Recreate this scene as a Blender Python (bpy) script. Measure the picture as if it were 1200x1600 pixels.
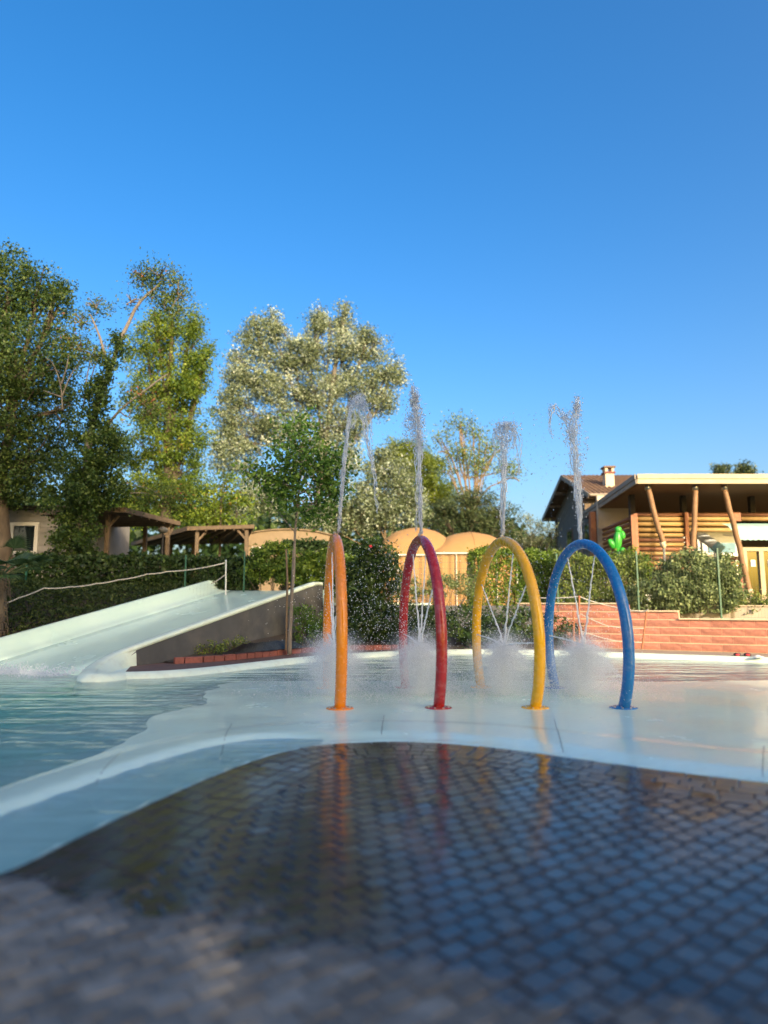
import bpy, math, random
import numpy as np
from mathutils import Vector, Matrix, noise as mnoise
random.seed(7); RNG = np.random.default_rng(7)
for o in list(bpy.data.objects): bpy.data.objects.remove(o)
SC = bpy.context.scene
COL = SC.collection
R = math.radians

# ------------------------------------------------------------------ camera
CAM_H = 1.33; F = 1066.67; HOR = 942.0
PITCH = math.atan((HOR - 800) / F)
cam_d = bpy.data.cameras.new('camera'); cam = bpy.data.objects.new('camera', cam_d); COL.objects.link(cam)
cam.location = (0, 0, CAM_H); cam.rotation_euler = (math.pi / 2 + PITCH, 0, 0)
cam_d.sensor_fit = 'VERTICAL'; cam_d.sensor_height = 36; cam_d.lens = 24
cam_d.clip_end = 2000; cam_d.clip_start = 0.05
cam_d.dof.use_dof = True; cam_d.dof.focus_distance = 12.5; cam_d.dof.aperture_fstop = 0.5
SC.camera = cam

# ------------------------------------------------------------------ world, sun, exposure
SUN_EL = 19.0; SUN_A = 25.0            # behind the camera, to its right
w = bpy.data.worlds.new('World'); SC.world = w; w.use_nodes = True
nt = w.node_tree; nt.nodes.clear()
sky = nt.nodes.new('ShaderNodeTexSky'); sky.sky_type = 'NISHITA'; sky.sun_disc = False
sky.sun_elevation = R(SUN_EL); sky.sun_rotation = R(180 - SUN_A)
sky.air_density = 0.85; sky.dust_density = 5.2; sky.ozone_density = 1.0; sky.altitude = 0
bg = nt.nodes.new('ShaderNodeBackground'); bg.inputs[1].default_value = 0.15
wo = nt.nodes.new('ShaderNodeOutputWorld')
hs_ = nt.nodes.new('ShaderNodeHueSaturation'); hs_.inputs['Saturation'].default_value = 1.54; hs_.inputs['Hue'].default_value = 0.502
nt.links.new(sky.outputs[0], hs_.inputs['Color']); nt.links.new(hs_.outputs[0], bg.inputs[0]); nt.links.new(bg.outputs[0], wo.inputs[0])
S = Vector((math.sin(R(SUN_A)) * math.cos(R(SUN_EL)), -math.cos(R(SUN_A)) * math.cos(R(SUN_EL)), math.sin(R(SUN_EL))))
sd = bpy.data.lights.new('sun', 'SUN'); sd.energy = 2.7; sd.angle = R(0.53); sd.color = (1.0, 0.83, 0.6)
sun = bpy.data.objects.new('sun', sd); COL.objects.link(sun); sun.rotation_euler = S.to_track_quat('Z', 'Y').to_euler()
SC.view_settings.view_transform = 'Standard'; SC.view_settings.look = 'None'
SC.view_settings.gamma = 1.0; SC.view_settings.exposure = 1.25; SC.view_settings.use_curve_mapping = False
SC.render.engine = 'CYCLES'
SC.cycles.max_bounces = 14; SC.cycles.volume_bounces = 2; SC.cycles.diffuse_bounces = 8; SC.cycles.transmission_bounces = 10; SC.cycles.transparent_max_bounces = 32

# ------------------------------------------------------------------ pixel helpers (direction only; depth from the thing)
def ray(px, py):
    c, s = math.cos(PITCH), math.sin(PITCH)
    u = (800 - py) / F
    return Vector(((px - 600) / F, c - s * u, s + c * u))
def P(px, py, D):
    r = ray(px, py); return Vector((0, 0, CAM_H)) + r * (D / r.y)
def G(px, py, z=0.0):
    r = ray(px, py); return Vector((0, 0, CAM_H)) + r * ((z - CAM_H) / r.z)
def X(px, D): return (px - 600) / F * D * 1.0

# ------------------------------------------------------------------ materials
def new_mat(name):
    m = bpy.data.materials.new(name); m.use_nodes = True
    t = m.node_tree; t.nodes.clear()
    out = t.nodes.new('ShaderNodeOutputMaterial')
    return m, t, out
def N(t, typ, **kw):
    n = t.nodes.new(typ)
    for k, v in kw.items(): setattr(n, k, v)
    return n
def noise_n(t, scale, detail=5, rough=0.6, vec=None):
    n = N(t, 'ShaderNodeTexNoise'); n.inputs['Scale'].default_value = scale
    n.inputs['Detail'].default_value = detail; n.inputs['Roughness'].default_value = rough
    if vec is not None: t.links.new(vec, n.inputs['Vector'])
    return n
def mixc(t, fac, a, b, blend='MIX'):
    m = N(t, 'ShaderNodeMix', data_type='RGBA', blend_type=blend)
    for i, v in ((0, fac), (6, a), (7, b)):
        if isinstance(v, (int, float)): m.inputs[i].default_value = v
        elif isinstance(v, tuple): m.inputs[i].default_value = (*v, 1)
        else: t.links.new(v, m.inputs[i])
    return m.outputs[2]
def maprange(t, v, a, b, c=0.0, d=1.0):
    m = N(t, 'ShaderNodeMapRange'); t.links.new(v, m.inputs[0])
    for i, x in enumerate((a, b, c, d)): m.inputs[i + 1].default_value = x
    return m.outputs[0]
def math_n(t, op, a, b=0.0):
    m = N(t, 'ShaderNodeMath', operation=op)
    for i, v in enumerate((a, b)):
        if isinstance(v, (int, float)): m.inputs[i].default_value = v
        else: t.links.new(v, m.inputs[i])
    return m.outputs[0]
MATS = {}
def mat(name, a, b=None, rough=0.6, scale=6.0, bump=0.0, bscale=40.0, rand=0.0, metal=0.0, coat=0.0, stretch=None, dirt=None, spec=0.5):
    """procedural surface: two tones mixed by noise, per-object brightness variation, fine relief, dirt patches"""
    if name in MATS: return MATS[name]
    m, t, out = new_mat(name)
    p = N(t, 'ShaderNodeBsdfPrincipled'); t.links.new(p.outputs[0], out.inputs[0])
    tc = N(t, 'ShaderNodeNewGeometry').outputs['Position']
    if stretch:
        mp = N(t, 'ShaderNodeMapping'); mp.inputs['Scale'].default_value = stretch
        t.links.new(tc, mp.inputs[0]); tc = mp.outputs[0]
    n1 = noise_n(t, scale, 6, 0.65, tc)
    c = mixc(t, maprange(t, n1.outputs[0], 0.3, 0.7), a, b or tuple(x * 0.8 for x in a))
    if dirt:
        n3 = noise_n(t, dirt[1], 4, 0.6, tc)
        c = mixc(t, maprange(t, n3.outputs[0], 0.5, 0.72, 0, dirt[2]), c, dirt[0])
    if rand:
        oi = N(t, 'ShaderNodeObjectInfo'); hv = N(t, 'ShaderNodeHueSaturation')
        t.links.new(maprange(t, oi.outputs['Random'], 0, 1, 1 - rand, 1 + rand), hv.inputs['Value'])
        t.links.new(c, hv.inputs['Color']); c = hv.outputs[0]
    t.links.new(c, p.inputs['Base Color'])
    p.inputs['Metallic'].default_value = metal; p.inputs['Specular IOR Level'].default_value = spec
    n2 = noise_n(t, scale * 2.3, 4, 0.6, tc)
    t.links.new(maprange(t, n2.outputs[0], 0.3, 0.7, max(0.02, rough - 0.08), min(1, rough + 0.08)), p.inputs['Roughness'])
    if coat: p.inputs['Coat Weight'].default_value = coat; p.inputs['Coat Roughness'].default_value = 0.08
    if bump:
        nb = noise_n(t, bscale, 6, 0.7, tc); bn = N(t, 'ShaderNodeBump')
        bn.inputs['Strength'].default_value = bump; bn.inputs['Distance'].default_value = 0.02
        t.links.new(nb.outputs[0], bn.inputs['Height']); t.links.new(bn.outputs[0], p.inputs['Normal'])
    MATS[name] = m; return m
def leaf_mat(name, dark, mid, light, accent=None, trans=0.3, rough=0.55):
    m, t, out = new_mat(name)
    at = N(t, 'ShaderNodeAttribute', attribute_name='v')
    cr = N(t, 'ShaderNodeValToRGB'); t.links.new(at.outputs['Fac'], cr.inputs[0])
    e = cr.color_ramp.elements
    e[0].position = 0.05; e[0].color = (*dark, 1); e[1].position = 0.5; e[1].color = (*mid, 1)
    x = e.new(0.85); x.color = (*light, 1)
    if accent: x = e.new(0.97); x.color = (*accent, 1)
    p = N(t, 'ShaderNodeBsdfPrincipled'); p.inputs['Roughness'].default_value = rough
    p.inputs['Specular IOR Level'].default_value = 0.35
    tr = N(t, 'ShaderNodeBsdfTranslucent'); hv = N(t, 'ShaderNodeHueSaturation')
    hv.inputs['Saturation'].default_value = 1.15; hv.inputs['Value'].default_value = 1.25; hv.inputs['Hue'].default_value = 0.485
    t.links.new(cr.outputs[0], hv.inputs['Color']); t.links.new(hv.outputs[0], tr.inputs[0])
    t.links.new(cr.outputs[0], p.inputs['Base Color'])
    mx = N(t, 'ShaderNodeMixShader'); mx.inputs[0].default_value = trans
    t.links.new(p.outputs[0], mx.inputs[1]); t.links.new(tr.outputs[0], mx.inputs[2]); t.links.new(mx.outputs[0], out.inputs[0])
    MATS[name] = m; return m

# ------------------------------------------------------------------ mesh helpers
class MB:
    def __init__(s): s.v = []; s.f = []
    def add(s, vs, fs):
        b = len(s.v); s.v += [tuple(v) for v in vs]; s.f += [tuple(i + b for i in f) for f in fs]; return s
    def box(s, c, size, rot=None, bev=0.0):
        x, y, z = (d / 2 for d in size)
        if bev:
            k = bev; vs = []
            for zz, ins in ((-z, k), (-z + k, 0), (z - k, 0), (z, k)):
                for sx, sy in ((-1, -1), (1, -1), (1, 1), (-1, 1)): vs.append(Vector((sx * (x - ins), sy * (y - ins), zz)))
            fs = [(3, 2, 1, 0), (12, 13, 14, 15)]
            for r in range(3):
                for i in range(4):
                    j = (i + 1) % 4; fs.append((r * 4 + i, r * 4 + j, r * 4 + 4 + j, r * 4 + 4 + i))
        else:
            vs = [Vector((sx * x, sy * y, sz * z)) for sz in (-1, 1) for sx, sy in ((-1, -1), (1, -1), (1, 1), (-1, 1))]
            fs = [(3, 2, 1, 0), (4, 5, 6, 7), (0, 1, 5, 4), (1, 2, 6, 5), (2, 3, 7, 6), (3, 0, 4, 7)]
        if rot is not None: vs = [rot @ v for v in vs]
        return s.add([Vector(c) + v for v in vs], fs)
    def beam(s, a, b, wd, th, bev=0.0):
        a, b = Vector(a), Vector(b); d = b - a
        q = d.to_track_quat('X', 'Z').to_matrix()
        return s.box((a + b) / 2, (d.length, wd, th), q, bev)
    def tube(s, pts, rad, n=8, cap=True, closed=False):
        pts = [Vector(p) for p in pts]; m = len(pts)
        rads = rad if hasattr(rad, '__len__') else [rad] * m
        vs = []; ref = None
        for i, p in enumerate(pts):
            a = pts[max(i - 1, 0)]; b = pts[min(i + 1, m - 1)]
            d = (b - a).normalized() if (b - a).length > 1e-9 else Vector((0, 0, 1))
            if ref is None:
                ref = d.orthogonal().normalized()
            ref = (ref - d * ref.dot(d)).normalized(); bi = d.cross(ref)
            for k in range(n):
                t = 2 * math.pi * k / n; vs.append(p + (ref * math.cos(t) + bi * math.sin(t)) * rads[i])
        fs = []
        for i in range(m - 1):
            for k in range(n):
                l = (k + 1) % n; fs.append((i * n + k, i * n + l, (i + 1) * n + l, (i + 1) * n + k))
        if cap: fs += [tuple(range(n - 1, -1, -1)), tuple((m - 1) * n + k for k in range(n))]
        return s.add(vs, fs)
    def lathe(s, c, prof, n=24):
        c = Vector(c); vs = []; fs = []
        for r, z in prof:
            for k in range(n):
                t = 2 * math.pi * k / n; vs.append(c + Vector((r * math.cos(t), r * math.sin(t), z)))
        for i in range(len(prof) - 1):
            for k in range(n):
                l = (k + 1) % n; fs.append((i * n + k, i * n + l, (i + 1) * n + l, (i + 1) * n + k))
        fs += [tuple(range(n - 1, -1, -1)), tuple((len(prof) - 1) * n + k for k in range(n))]
        return s.add(vs, fs)
    def ell(s, c, r, nu=12, nv=8, rot=None):
        c = Vector(c); vs = []; fs = []
        for j in range(nv + 1):
            ph = -math.pi / 2 + math.pi * j / nv
            for i in range(nu):
                th = 2 * math.pi * i / nu
                v = Vector((r[0] * math.cos(ph) * math.cos(th), r[1] * math.cos(ph) * math.sin(th), r[2] * math.sin(ph)))
                vs.append(c + (rot @ v if rot else v))
        for j in range(nv):
            for i in range(nu):
                k = (i + 1) % nu; fs.append((j * nu + i, j * nu + k, (j + 1) * nu + k, (j + 1) * nu + i))
        return s.add(vs, fs)
    def prism(s, poly, z0, z1):
        n = len(poly); vs = [(x, y, z0) for x, y in poly] + [(x, y, z1) for x, y in poly]
        fs = [tuple(range(n - 1, -1, -1)), tuple(range(n, 2 * n))] + [(i, (i + 1) % n, n + (i + 1) % n, n + i) for i in range(n)]
        return s.add(vs, fs)
    def mesh(s, name, m, smooth=False):
        me = bpy.data.meshes.new(name); me.from_pydata(s.v, [], s.f); me.materials.append(m)
        if smooth: me.polygons.foreach_set('use_smooth', [True] * len(me.polygons))
        me.update(); return me
    def obj(s, name, m, parent=None, smooth=False):
        return link(name, s.mesh(name, m, smooth), parent)
def link(name, me, parent=None, loc=None):
    o = bpy.data.objects.new(name, me); COL.objects.link(o)
    if parent is not None:
        o.parent = parent; o.matrix_parent_inverse = Matrix.Translation(parent.location).inverted() if parent.parent is None else Matrix.Identity(4)
    if loc is not None: o.location = loc
    return o
def tag(o, label, cat, group=None):
    o['label'] = label; o['category'] = cat
    if group: o['group'] = group
    return o
def thing(name, label, cat, loc=(0, 0, 0), group=None):
    o = bpy.data.objects.new(name, None); COL.objects.link(o); o.location = loc; o.empty_display_size = 0.2
    return tag(o, label, cat, group)
def struct(o): o['kind'] = 'structure'; return o
def stuff(o): o['kind'] = 'stuff'; return o
def np_mesh(name, verts, faces, m, v=None, smooth=False):
    me = bpy.data.meshes.new(name); nf, k = faces.shape
    me.vertices.add(len(verts)); me.vertices.foreach_set('co', np.ascontiguousarray(verts, dtype=np.float32).ravel())
    me.loops.add(nf * k); me.loops.foreach_set('vertex_index', faces.astype(np.int32).ravel())
    me.polygons.add(nf); me.polygons.foreach_set('loop_start', np.arange(0, nf * k, k, dtype=np.int32))
    me.update(calc_edges=True); me.materials.append(m)
    if v is not None:
        a = me.attributes.new('v', 'FLOAT', 'FACE'); a.data.foreach_set('value', v.astype(np.float32))
    if smooth: me.polygons.foreach_set('use_smooth', np.ones(nf, dtype=bool))
    return me
def leaves(name, pts, size, v, m, parent=None, aspect=0.55, up=0.4, bias=None):
    n = len(pts); pts = np.asarray(pts)
    nr = RNG.normal(size=(n, 3)); nr[:, 2] += up
    if bias is not None: nr += bias
    nr /= np.linalg.norm(nr, axis=1)[:, None]
    t = RNG.normal(size=(n, 3)); t -= nr * (t * nr).sum(1)[:, None]; t /= np.linalg.norm(t, axis=1)[:, None]
    b = np.cross(nr, t); s = size * RNG.uniform(0.6, 1.3, size=(n, 1))
    V = np.empty((n, 4, 3)); V[:, 0] = pts - t * s * 0.5; V[:, 1] = pts + b * s * aspect * 0.5 + nr * s * 0.08
    V[:, 2] = pts + t * s * 0.5; V[:, 3] = pts - b * s * aspect * 0.5 + nr * s * 0.08
    return link(name, np_mesh(name, V.reshape(-1, 3), np.arange(4 * n).reshape(n, 4), m, np.clip(v, 0, 1)), parent)
OCT_V = np.array([(1, 0, 0), (-1, 0, 0), (0, 1, 0), (0, -1, 0), (0, 0, 1), (0, 0, -1)], float)
OCT_F = np.array([(0, 2, 4), (2, 1, 4), (1, 3, 4), (3, 0, 4), (2, 0, 5), (1, 2, 5), (3, 1, 5), (0, 3, 5)])
def drops(name, pts, rad, m, parent=None, stretch=1.0, smooth=True):
    n = len(pts); pts = np.asarray(pts); rad = np.broadcast_to(np.asarray(rad, float), (n,))
    ov = OCT_V.copy(); sc = np.ones((n, 3)); sc[:, 2] = RNG.uniform(0.8, 0.8 + stretch, n)
    V = pts[:, None, :] + ov[None] * rad[:, None, None] * sc[:, None, :]
    Fc = OCT_F[None] + (np.arange(n) * 6)[:, None, None]
    return link(name, np_mesh(name, V.reshape(-1, 3), Fc.reshape(-1, 3), m, None, smooth), parent)

# ------------------------------------------------------------------ material library
M = {}
M['liner'] = None
def make_liner():
    m, t, out = new_mat('pale pool coating, wet')
    p = N(t, 'ShaderNodeBsdfPrincipled'); t.links.new(p.outputs[0], out.inputs[0])
    pos = N(t, 'ShaderNodeNewGeometry').outputs['Position']
    n1 = noise_n(t, 0.9, 5, 0.6, pos); n2 = noise_n(t, 9, 6, 0.7, pos)
    c = mixc(t, maprange(t, n1.outputs[0], 0.35, 0.7), (0.66, 0.84, 0.72), (0.60, 0.80, 0.68))
    c = mixc(t, maprange(t, n2.outputs[0], 0.55, 0.8, 0, 0.35), c, (0.58, 0.69, 0.60))
    t.links.new(c, p.inputs['Base Color'])
    t.links.new(maprange(t, n1.outputs[0], 0.3, 0.7, 0.12, 0.3), p.inputs['Roughness'])
    p.inputs['Coat Weight'].default_value = 0.2; p.inputs['Coat Roughness'].default_value = 0.05; p.inputs['Coat IOR'].default_value = 1.33
    mp = N(t, 'ShaderNodeMapping'); mp.inputs['Scale'].default_value = (1.0, 2.2, 1); t.links.new(pos, mp.inputs[0])
    nb = noise_n(t, 7, 4, 0.6, mp.outputs[0]); bn = N(t, 'ShaderNodeBump'); bn.inputs['Strength'].default_value = 0.35; bn.inputs['Distance'].default_value = 0.012
    t.links.new(nb.outputs[0], bn.inputs['Height']); t.links.new(bn.outputs[0], p.inputs['Normal'])
    return m
M['liner'] = make_liner()
M['coping'] = mat('pale painted coping', (0.70, 0.82, 0.70), (0.63, 0.76, 0.64), 0.42, 3.0, 0.12, 30, dirt=((0.44, 0.42, 0.32), 4.5, 0.3))
def make_water():
    m, t, out = new_mat('pool water')
    pos = N(t, 'ShaderNodeNewGeometry').outputs['Position']
    mp = N(t, 'ShaderNodeMapping'); mp.inputs['Scale'].default_value = (0.42, 1.9, 1); mp.inputs['Rotation'].default_value = (0, 0, R(-6)); t.links.new(pos, mp.inputs[0])
    n1 = noise_n(t, 1.25, 2, 0.5, mp.outputs[0]); n2 = noise_n(t, 3.6, 2, 0.5, mp.outputs[0])
    h = math_n(t, 'ADD', n1.outputs[0], math_n(t, 'MULTIPLY', n2.outputs[0], 0.3))
    bn = N(t, 'ShaderNodeBump'); bn.inputs['Strength'].default_value = 1.0; bn.inputs['Distance'].default_value = 0.032
    t.links.new(h, bn.inputs['Height'])
    fr = N(t, 'ShaderNodeFresnel'); fr.inputs['IOR'].default_value = 1.2; t.links.new(bn.outputs[0], fr.inputs['Normal'])
    gl = N(t, 'ShaderNodeBsdfGlossy'); gl.inputs['Roughness'].default_value = 0.04; t.links.new(bn.outputs[0], gl.inputs['Normal'])
    tr = N(t, 'ShaderNodeBsdfTransparent')
    mx = N(t, 'ShaderNodeMixShader'); t.links.new(fr.outputs[0], mx.inputs[0]); t.links.new(tr.outputs[0], mx.inputs[1]); t.links.new(gl.outputs[0], mx.inputs[2])
    t.links.new(mx.outputs[0], out.inputs['Surface'])
    va = N(t, 'ShaderNodeVolumeAbsorption'); va.inputs['Color'].default_value = (0.12, 0.92, 0.84, 1); va.inputs['Density'].default_value = 0.30
    t.links.new(va.outputs[0], out.inputs['Volume'])
    return m
M['water'] = make_water()
def make_paver(name, wet_c, dry_c, rmin, rmax):
    m, t, out = new_mat(name)
    p = N(t, 'ShaderNodeBsdfPrincipled'); t.links.new(p.outputs[0], out.inputs[0])
    pos = N(t, 'ShaderNodeNewGeometry').outputs['Position']
    sx = N(t, 'ShaderNodeSeparateXYZ'); t.links.new(pos, sx.inputs[0])
    n1 = noise_n(t, 2.6, 6, 0.65, pos); n2 = noise_n(t, 30, 5, 0.7, pos)
    # the dry area: near side of a ragged line on the terrace
    line = math_n(t, 'ADD', math_n(t, 'ADD', sx.outputs[1], math_n(t, 'MULTIPLY', sx.outputs[0], 0.40)), math_n(t, 'MULTIPLY', n1.outputs[0], -1.5))
    dry = maprange(t, line, 2.02, 1.84)
    oi = N(t, 'ShaderNodeObjectInfo')
    wet = mixc(t, n2.outputs[0], *wet_c)
    dr = mixc(t, maprange(t, noise_n(t, 7, 5, 0.65, pos).outputs[0], 0.3, 0.7), *dry_c)
    c = mixc(t, dry, wet, dr)
    hv = N(t, 'ShaderNodeHueSaturation'); t.links.new(maprange(t, oi.outputs['Random'], 0, 1, 0.75, 1.3), hv.inputs['Value']); t.links.new(c, hv.inputs['Color'])
    t.links.new(hv.outputs[0], p.inputs['Base Color'])
    rw = maprange(t, n1.outputs[0], 0.3, 0.7, rmin, rmax)
    rm = N(t, 'ShaderNodeMix', data_type='FLOAT'); t.links.new(dry, rm.inputs[0]); t.links.new(rw, rm.inputs[2]); rm.inputs[3].default_value = 0.8
    t.links.new(rm.outputs[0], p.inputs['Roughness']); p.inputs['Specular IOR Level'].default_value = 0.5
    bn = N(t, 'ShaderNodeBump'); bn.inputs['Strength'].default_value = 0.14; bn.inputs['Distance'].default_value = 0.01
    n4 = noise_n(t, 16, 4, 0.6, pos)
    t.links.new(n4.outputs[0], bn.inputs['Height']); t.links.new(bn.outputs[0], p.inputs['Normal'])
    return m
M['paver'] = make_paver('wet grey pavers with a dry patch', ((0.028, 0.023, 0.020), (0.075, 0.062, 0.053)), ((0.115, 0.106, 0.092), (0.24, 0.22, 0.19)), 0.05, 0.26)
M['joint'] = make_paver('sanded joints', ((0.010, 0.009, 0.009), (0.026, 0.022, 0.020)), ((0.11, 0.102, 0.088), (0.22, 0.202, 0.175)), 0.3, 0.5)
M['grass'] = mat('dry summer ground', (0.10, 0.11, 0.04), (0.16, 0.14, 0.07), 0.9, 1.5, 0.5, 12)
M['concrete'] = mat('beige concrete deck', (0.36, 0.30, 0.23), (0.27, 0.23, 0.18), 0.8, 3, 0.3, 50)
M['brickpath'] = mat('dark red brick path', (0.16, 0.085, 0.065), (0.09, 0.06, 0.052), 0.75, 5, 0.5, 25)
M['soil'] = mat('bed soil', (0.07, 0.055, 0.04), (0.035, 0.03, 0.026), 0.95, 9, 0.8, 40)
M['mulch'] = mat('dark weed cloth', (0.015, 0.02, 0.026), (0.04, 0.05, 0.06), 0.5, 7, 0.8, 14)
M['render'] = mat('grey brown render', (0.082, 0.088, 0.096), (0.062, 0.067, 0.073), 0.85, 2.2, 0.25, 60, dirt=((0.17, 0.16, 0.15), 1.4, 0.5))
M['block'] = mat('red split face block', (0.47, 0.205, 0.145), (0.37, 0.155, 0.11), 0.9, 14, 0.9, 60, rand=0.14)
M['mortar'] = mat('pale mortar', (0.66, 0.52, 0.36), (0.56, 0.44, 0.30), 0.9, 20, 0.3, 80)
M['edging'] = mat('red edging brick', (0.26, 0.085, 0.07), (0.16, 0.06, 0.05), 0.8, 12, 0.5, 50, rand=0.15)
for nm, a, b in (('orange', (0.76, 0.235, 0.004), (0.70, 0.21, 0.004)), ('red', (0.36, 0.012, 0.014), (0.32, 0.010, 0.012)),
                 ('yellow', (0.80, 0.42, 0.004), (0.74, 0.38, 0.004)), ('blue', (0.004, 0.15, 0.44), (0.004, 0.135, 0.40))):
    M[nm] = mat(nm + ' gloss paint', a, b, 0.24, 5, 0.03, 60, coat=0.25, dirt=((0.62, 0.60, 0.55), 11, 0.10))
M['steel'] = mat('brushed steel', (0.5, 0.5, 0.5), (0.4, 0.4, 0.4), 0.35, 10, metal=1.0)
def make_drop():
    m, t, out = new_mat('clear water'); p = N(t, 'ShaderNodeBsdfPrincipled'); t.links.new(p.outputs[0], out.inputs[0])
    p.inputs['Base Color'].default_value = (0.93, 0.97, 1, 1); p.inputs['Roughness'].default_value = 0.03
    p.inputs['IOR'].default_value = 1.33; p.inputs['Transmission Weight'].default_value = 0.95
    tl = N(t, 'ShaderNodeBsdfTranslucent'); tl.inputs[0].default_value = (0.95, 0.97, 1, 1); df = N(t, 'ShaderNodeBsdfDiffuse'); df.inputs[0].default_value = (0.95, 0.97, 1, 1)
    a_ = N(t, 'ShaderNodeMixShader'); a_.inputs[0].default_value = 0.5; t.links.new(tl.outputs[0], a_.inputs[1]); t.links.new(df.outputs[0], a_.inputs[2])
    b_ = N(t, 'ShaderNodeMixShader'); b_.inputs[0].default_value = 0.35; t.links.new(p.outputs[0], b_.inputs[1]); t.links.new(a_.outputs[0], b_.inputs[2]); t.links.new(b_.outputs[0], out.inputs[0])
    return m
M['drop'] = make_drop()
def make_spray():
    m, t, out = new_mat('white water spray'); p = N(t, 'ShaderNodeBsdfPrincipled')
    p.inputs['Base Color'].default_value = (0.96, 0.98, 0.99, 1); p.inputs['Roughness'].default_value = 0.2; p.inputs['IOR'].default_value = 1.33
    tl = N(t, 'ShaderNodeBsdfTranslucent'); tl.inputs[0].default_value = (0.97, 0.98, 0.98, 1)
    mx = N(t, 'ShaderNodeMixShader'); mx.inputs[0].default_value = 0.45
    t.links.new(p.outputs[0], mx.inputs[1]); t.links.new(tl.outputs[0], mx.inputs[2])
    tp = N(t, 'ShaderNodeBsdfTransparent'); m2 = N(t, 'ShaderNodeMixShader'); m2.inputs[0].default_value = 0.3
    t.links.new(mx.outputs[0], m2.inputs[1]); t.links.new(tp.outputs[0], m2.inputs[2]); t.links.new(m2.outputs[0], out.inputs[0])
    return m
M['spray'] = make_spray()
M['bark'] = mat('brown bark', (0.11, 0.085, 0.06), (0.06, 0.048, 0.036), 0.9, 8, 0.9, 30, stretch=(1, 1, 0.25))
M['palebark'] = mat('tan bark', (0.25, 0.18, 0.105), (0.16, 0.115, 0.07), 0.9, 8, 0.7, 30, stretch=(1, 1, 0.25))
M['greybark'] = mat('grey bark', (0.20, 0.175, 0.145), (0.12, 0.105, 0.09), 0.9, 8, 0.7, 30, stretch=(1, 1, 0.25))
M['timber'] = mat('brown timber', (0.27, 0.155, 0.075), (0.19, 0.105, 0.05), 0.65, 5, 0.3, 40, rand=0.12)
M['oldtimber'] = mat('weathered timber', (0.17, 0.12, 0.072), (0.105, 0.076, 0.048), 0.75, 6, 0.3, 40, rand=0.1)
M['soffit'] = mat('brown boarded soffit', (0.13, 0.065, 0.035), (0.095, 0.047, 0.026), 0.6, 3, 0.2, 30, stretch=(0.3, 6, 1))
M['log'] = mat('honey coloured log', (0.44, 0.285, 0.105), (0.34, 0.21, 0.075), 0.6, 5, 0.2, 30, rand=0.15)
M['brownlog'] = mat('brown log', (0.25, 0.11, 0.055), (0.18, 0.08, 0.04), 0.6, 5, 0.2, 30, rand=0.15)
M['redpost'] = mat('orange brown post', (0.36, 0.14, 0.06), (0.27, 0.10, 0.045), 0.6, 5, 0.2, 30)
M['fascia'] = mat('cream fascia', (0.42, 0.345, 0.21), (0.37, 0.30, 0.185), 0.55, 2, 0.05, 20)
M['fasciaside'] = mat('shaded fascia and grey brown trim', (0.28, 0.245, 0.2), (0.22, 0.19, 0.16), 0.6, 2, 0.05, 20)  # side fascia's shade put into the colour; also serves the house trim
M['tile'] = mat('brown roof tile', (0.20, 0.125, 0.08), (0.125, 0.08, 0.055), 0.85, 9, 0.4, 40, dirt=((0.26, 0.2, 0.14), 3, 0.4))
M['stucco'] = mat('pale stucco', (0.58, 0.50, 0.38), (0.50, 0.43, 0.33), 0.9, 3, 0.15, 60)
M['greystucco'] = mat('grey green cladding', (0.165, 0.165, 0.15), (0.115, 0.115, 0.105), 0.8, 3, 0.2, 40)
M['dark'] = mat('dark interior', (0.03, 0.024, 0.02), (0.02, 0.016, 0.014), 0.8, 3)  # near black; interior shade put into the colour, also used on roofs
M['canvas'] = mat('tan canvas', (0.38, 0.22, 0.085), (0.33, 0.19, 0.07), 0.85, 2, 0.15, 25)
M['trim'] = mat('off white trim', (0.72, 0.70, 0.64), (0.64, 0.62, 0.57), 0.5, 4)
M['siding'] = mat('grey siding', (0.30, 0.285, 0.265), (0.24, 0.23, 0.215), 0.7, 3, 0.1, 50, rand=0.06)
M['tanwall'] = mat('tan wall', (0.25, 0.185, 0.115), (0.20, 0.15, 0.09), 0.8, 3, 0.1, 40)
M['greenmetal'] = mat('green coated metal', (0.015, 0.11, 0.06), (0.012, 0.085, 0.05), 0.4, 8)
M['wire'] = mat('fence wire', (0.10, 0.12, 0.09), (0.07, 0.08, 0.06), 0.5, 8, metal=0.3)
M['rope'] = mat('pale rope', (0.48, 0.46, 0.40), (0.36, 0.34, 0.3), 0.9, 30, 0.5, 150)
M['pvc'] = mat('white plastic', (0.74, 0.76, 0.74), (0.66, 0.68, 0.66), 0.35, 5)
M['teal'] = mat('pale teal cloth', (0.36, 0.60, 0.54), (0.30, 0.52, 0.48), 0.8, 4)
M['cactus'] = mat('glossy green plastic', (0.015, 0.22, 0.035), (0.05, 0.36, 0.03), 0.3, 6, rand=0.0)
M['black'] = mat('black rubber', (0.012, 0.012, 0.013), (0.03, 0.03, 0.03), 0.6, 30)
M['pink'] = mat('pink red cloth', (0.45, 0.03, 0.05), (0.3, 0.02, 0.03), 0.8, 30)
M['redpetal'] = mat('red petal', (0.75, 0.03, 0.05), (0.6, 0.02, 0.04), 0.6, 30)
def make_glass():
    m, t, out = new_mat('window glass'); p = N(t, 'ShaderNodeBsdfPrincipled'); t.links.new(p.outputs[0], out.inputs[0])
    p.inputs['Base Color'].default_value = (0.012, 0.02, 0.024, 1); p.inputs['Roughness'].default_value = 0.04; p.inputs['Specular IOR Level'].default_value = 0.7
    return m
M['glass'] = make_glass()
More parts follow.
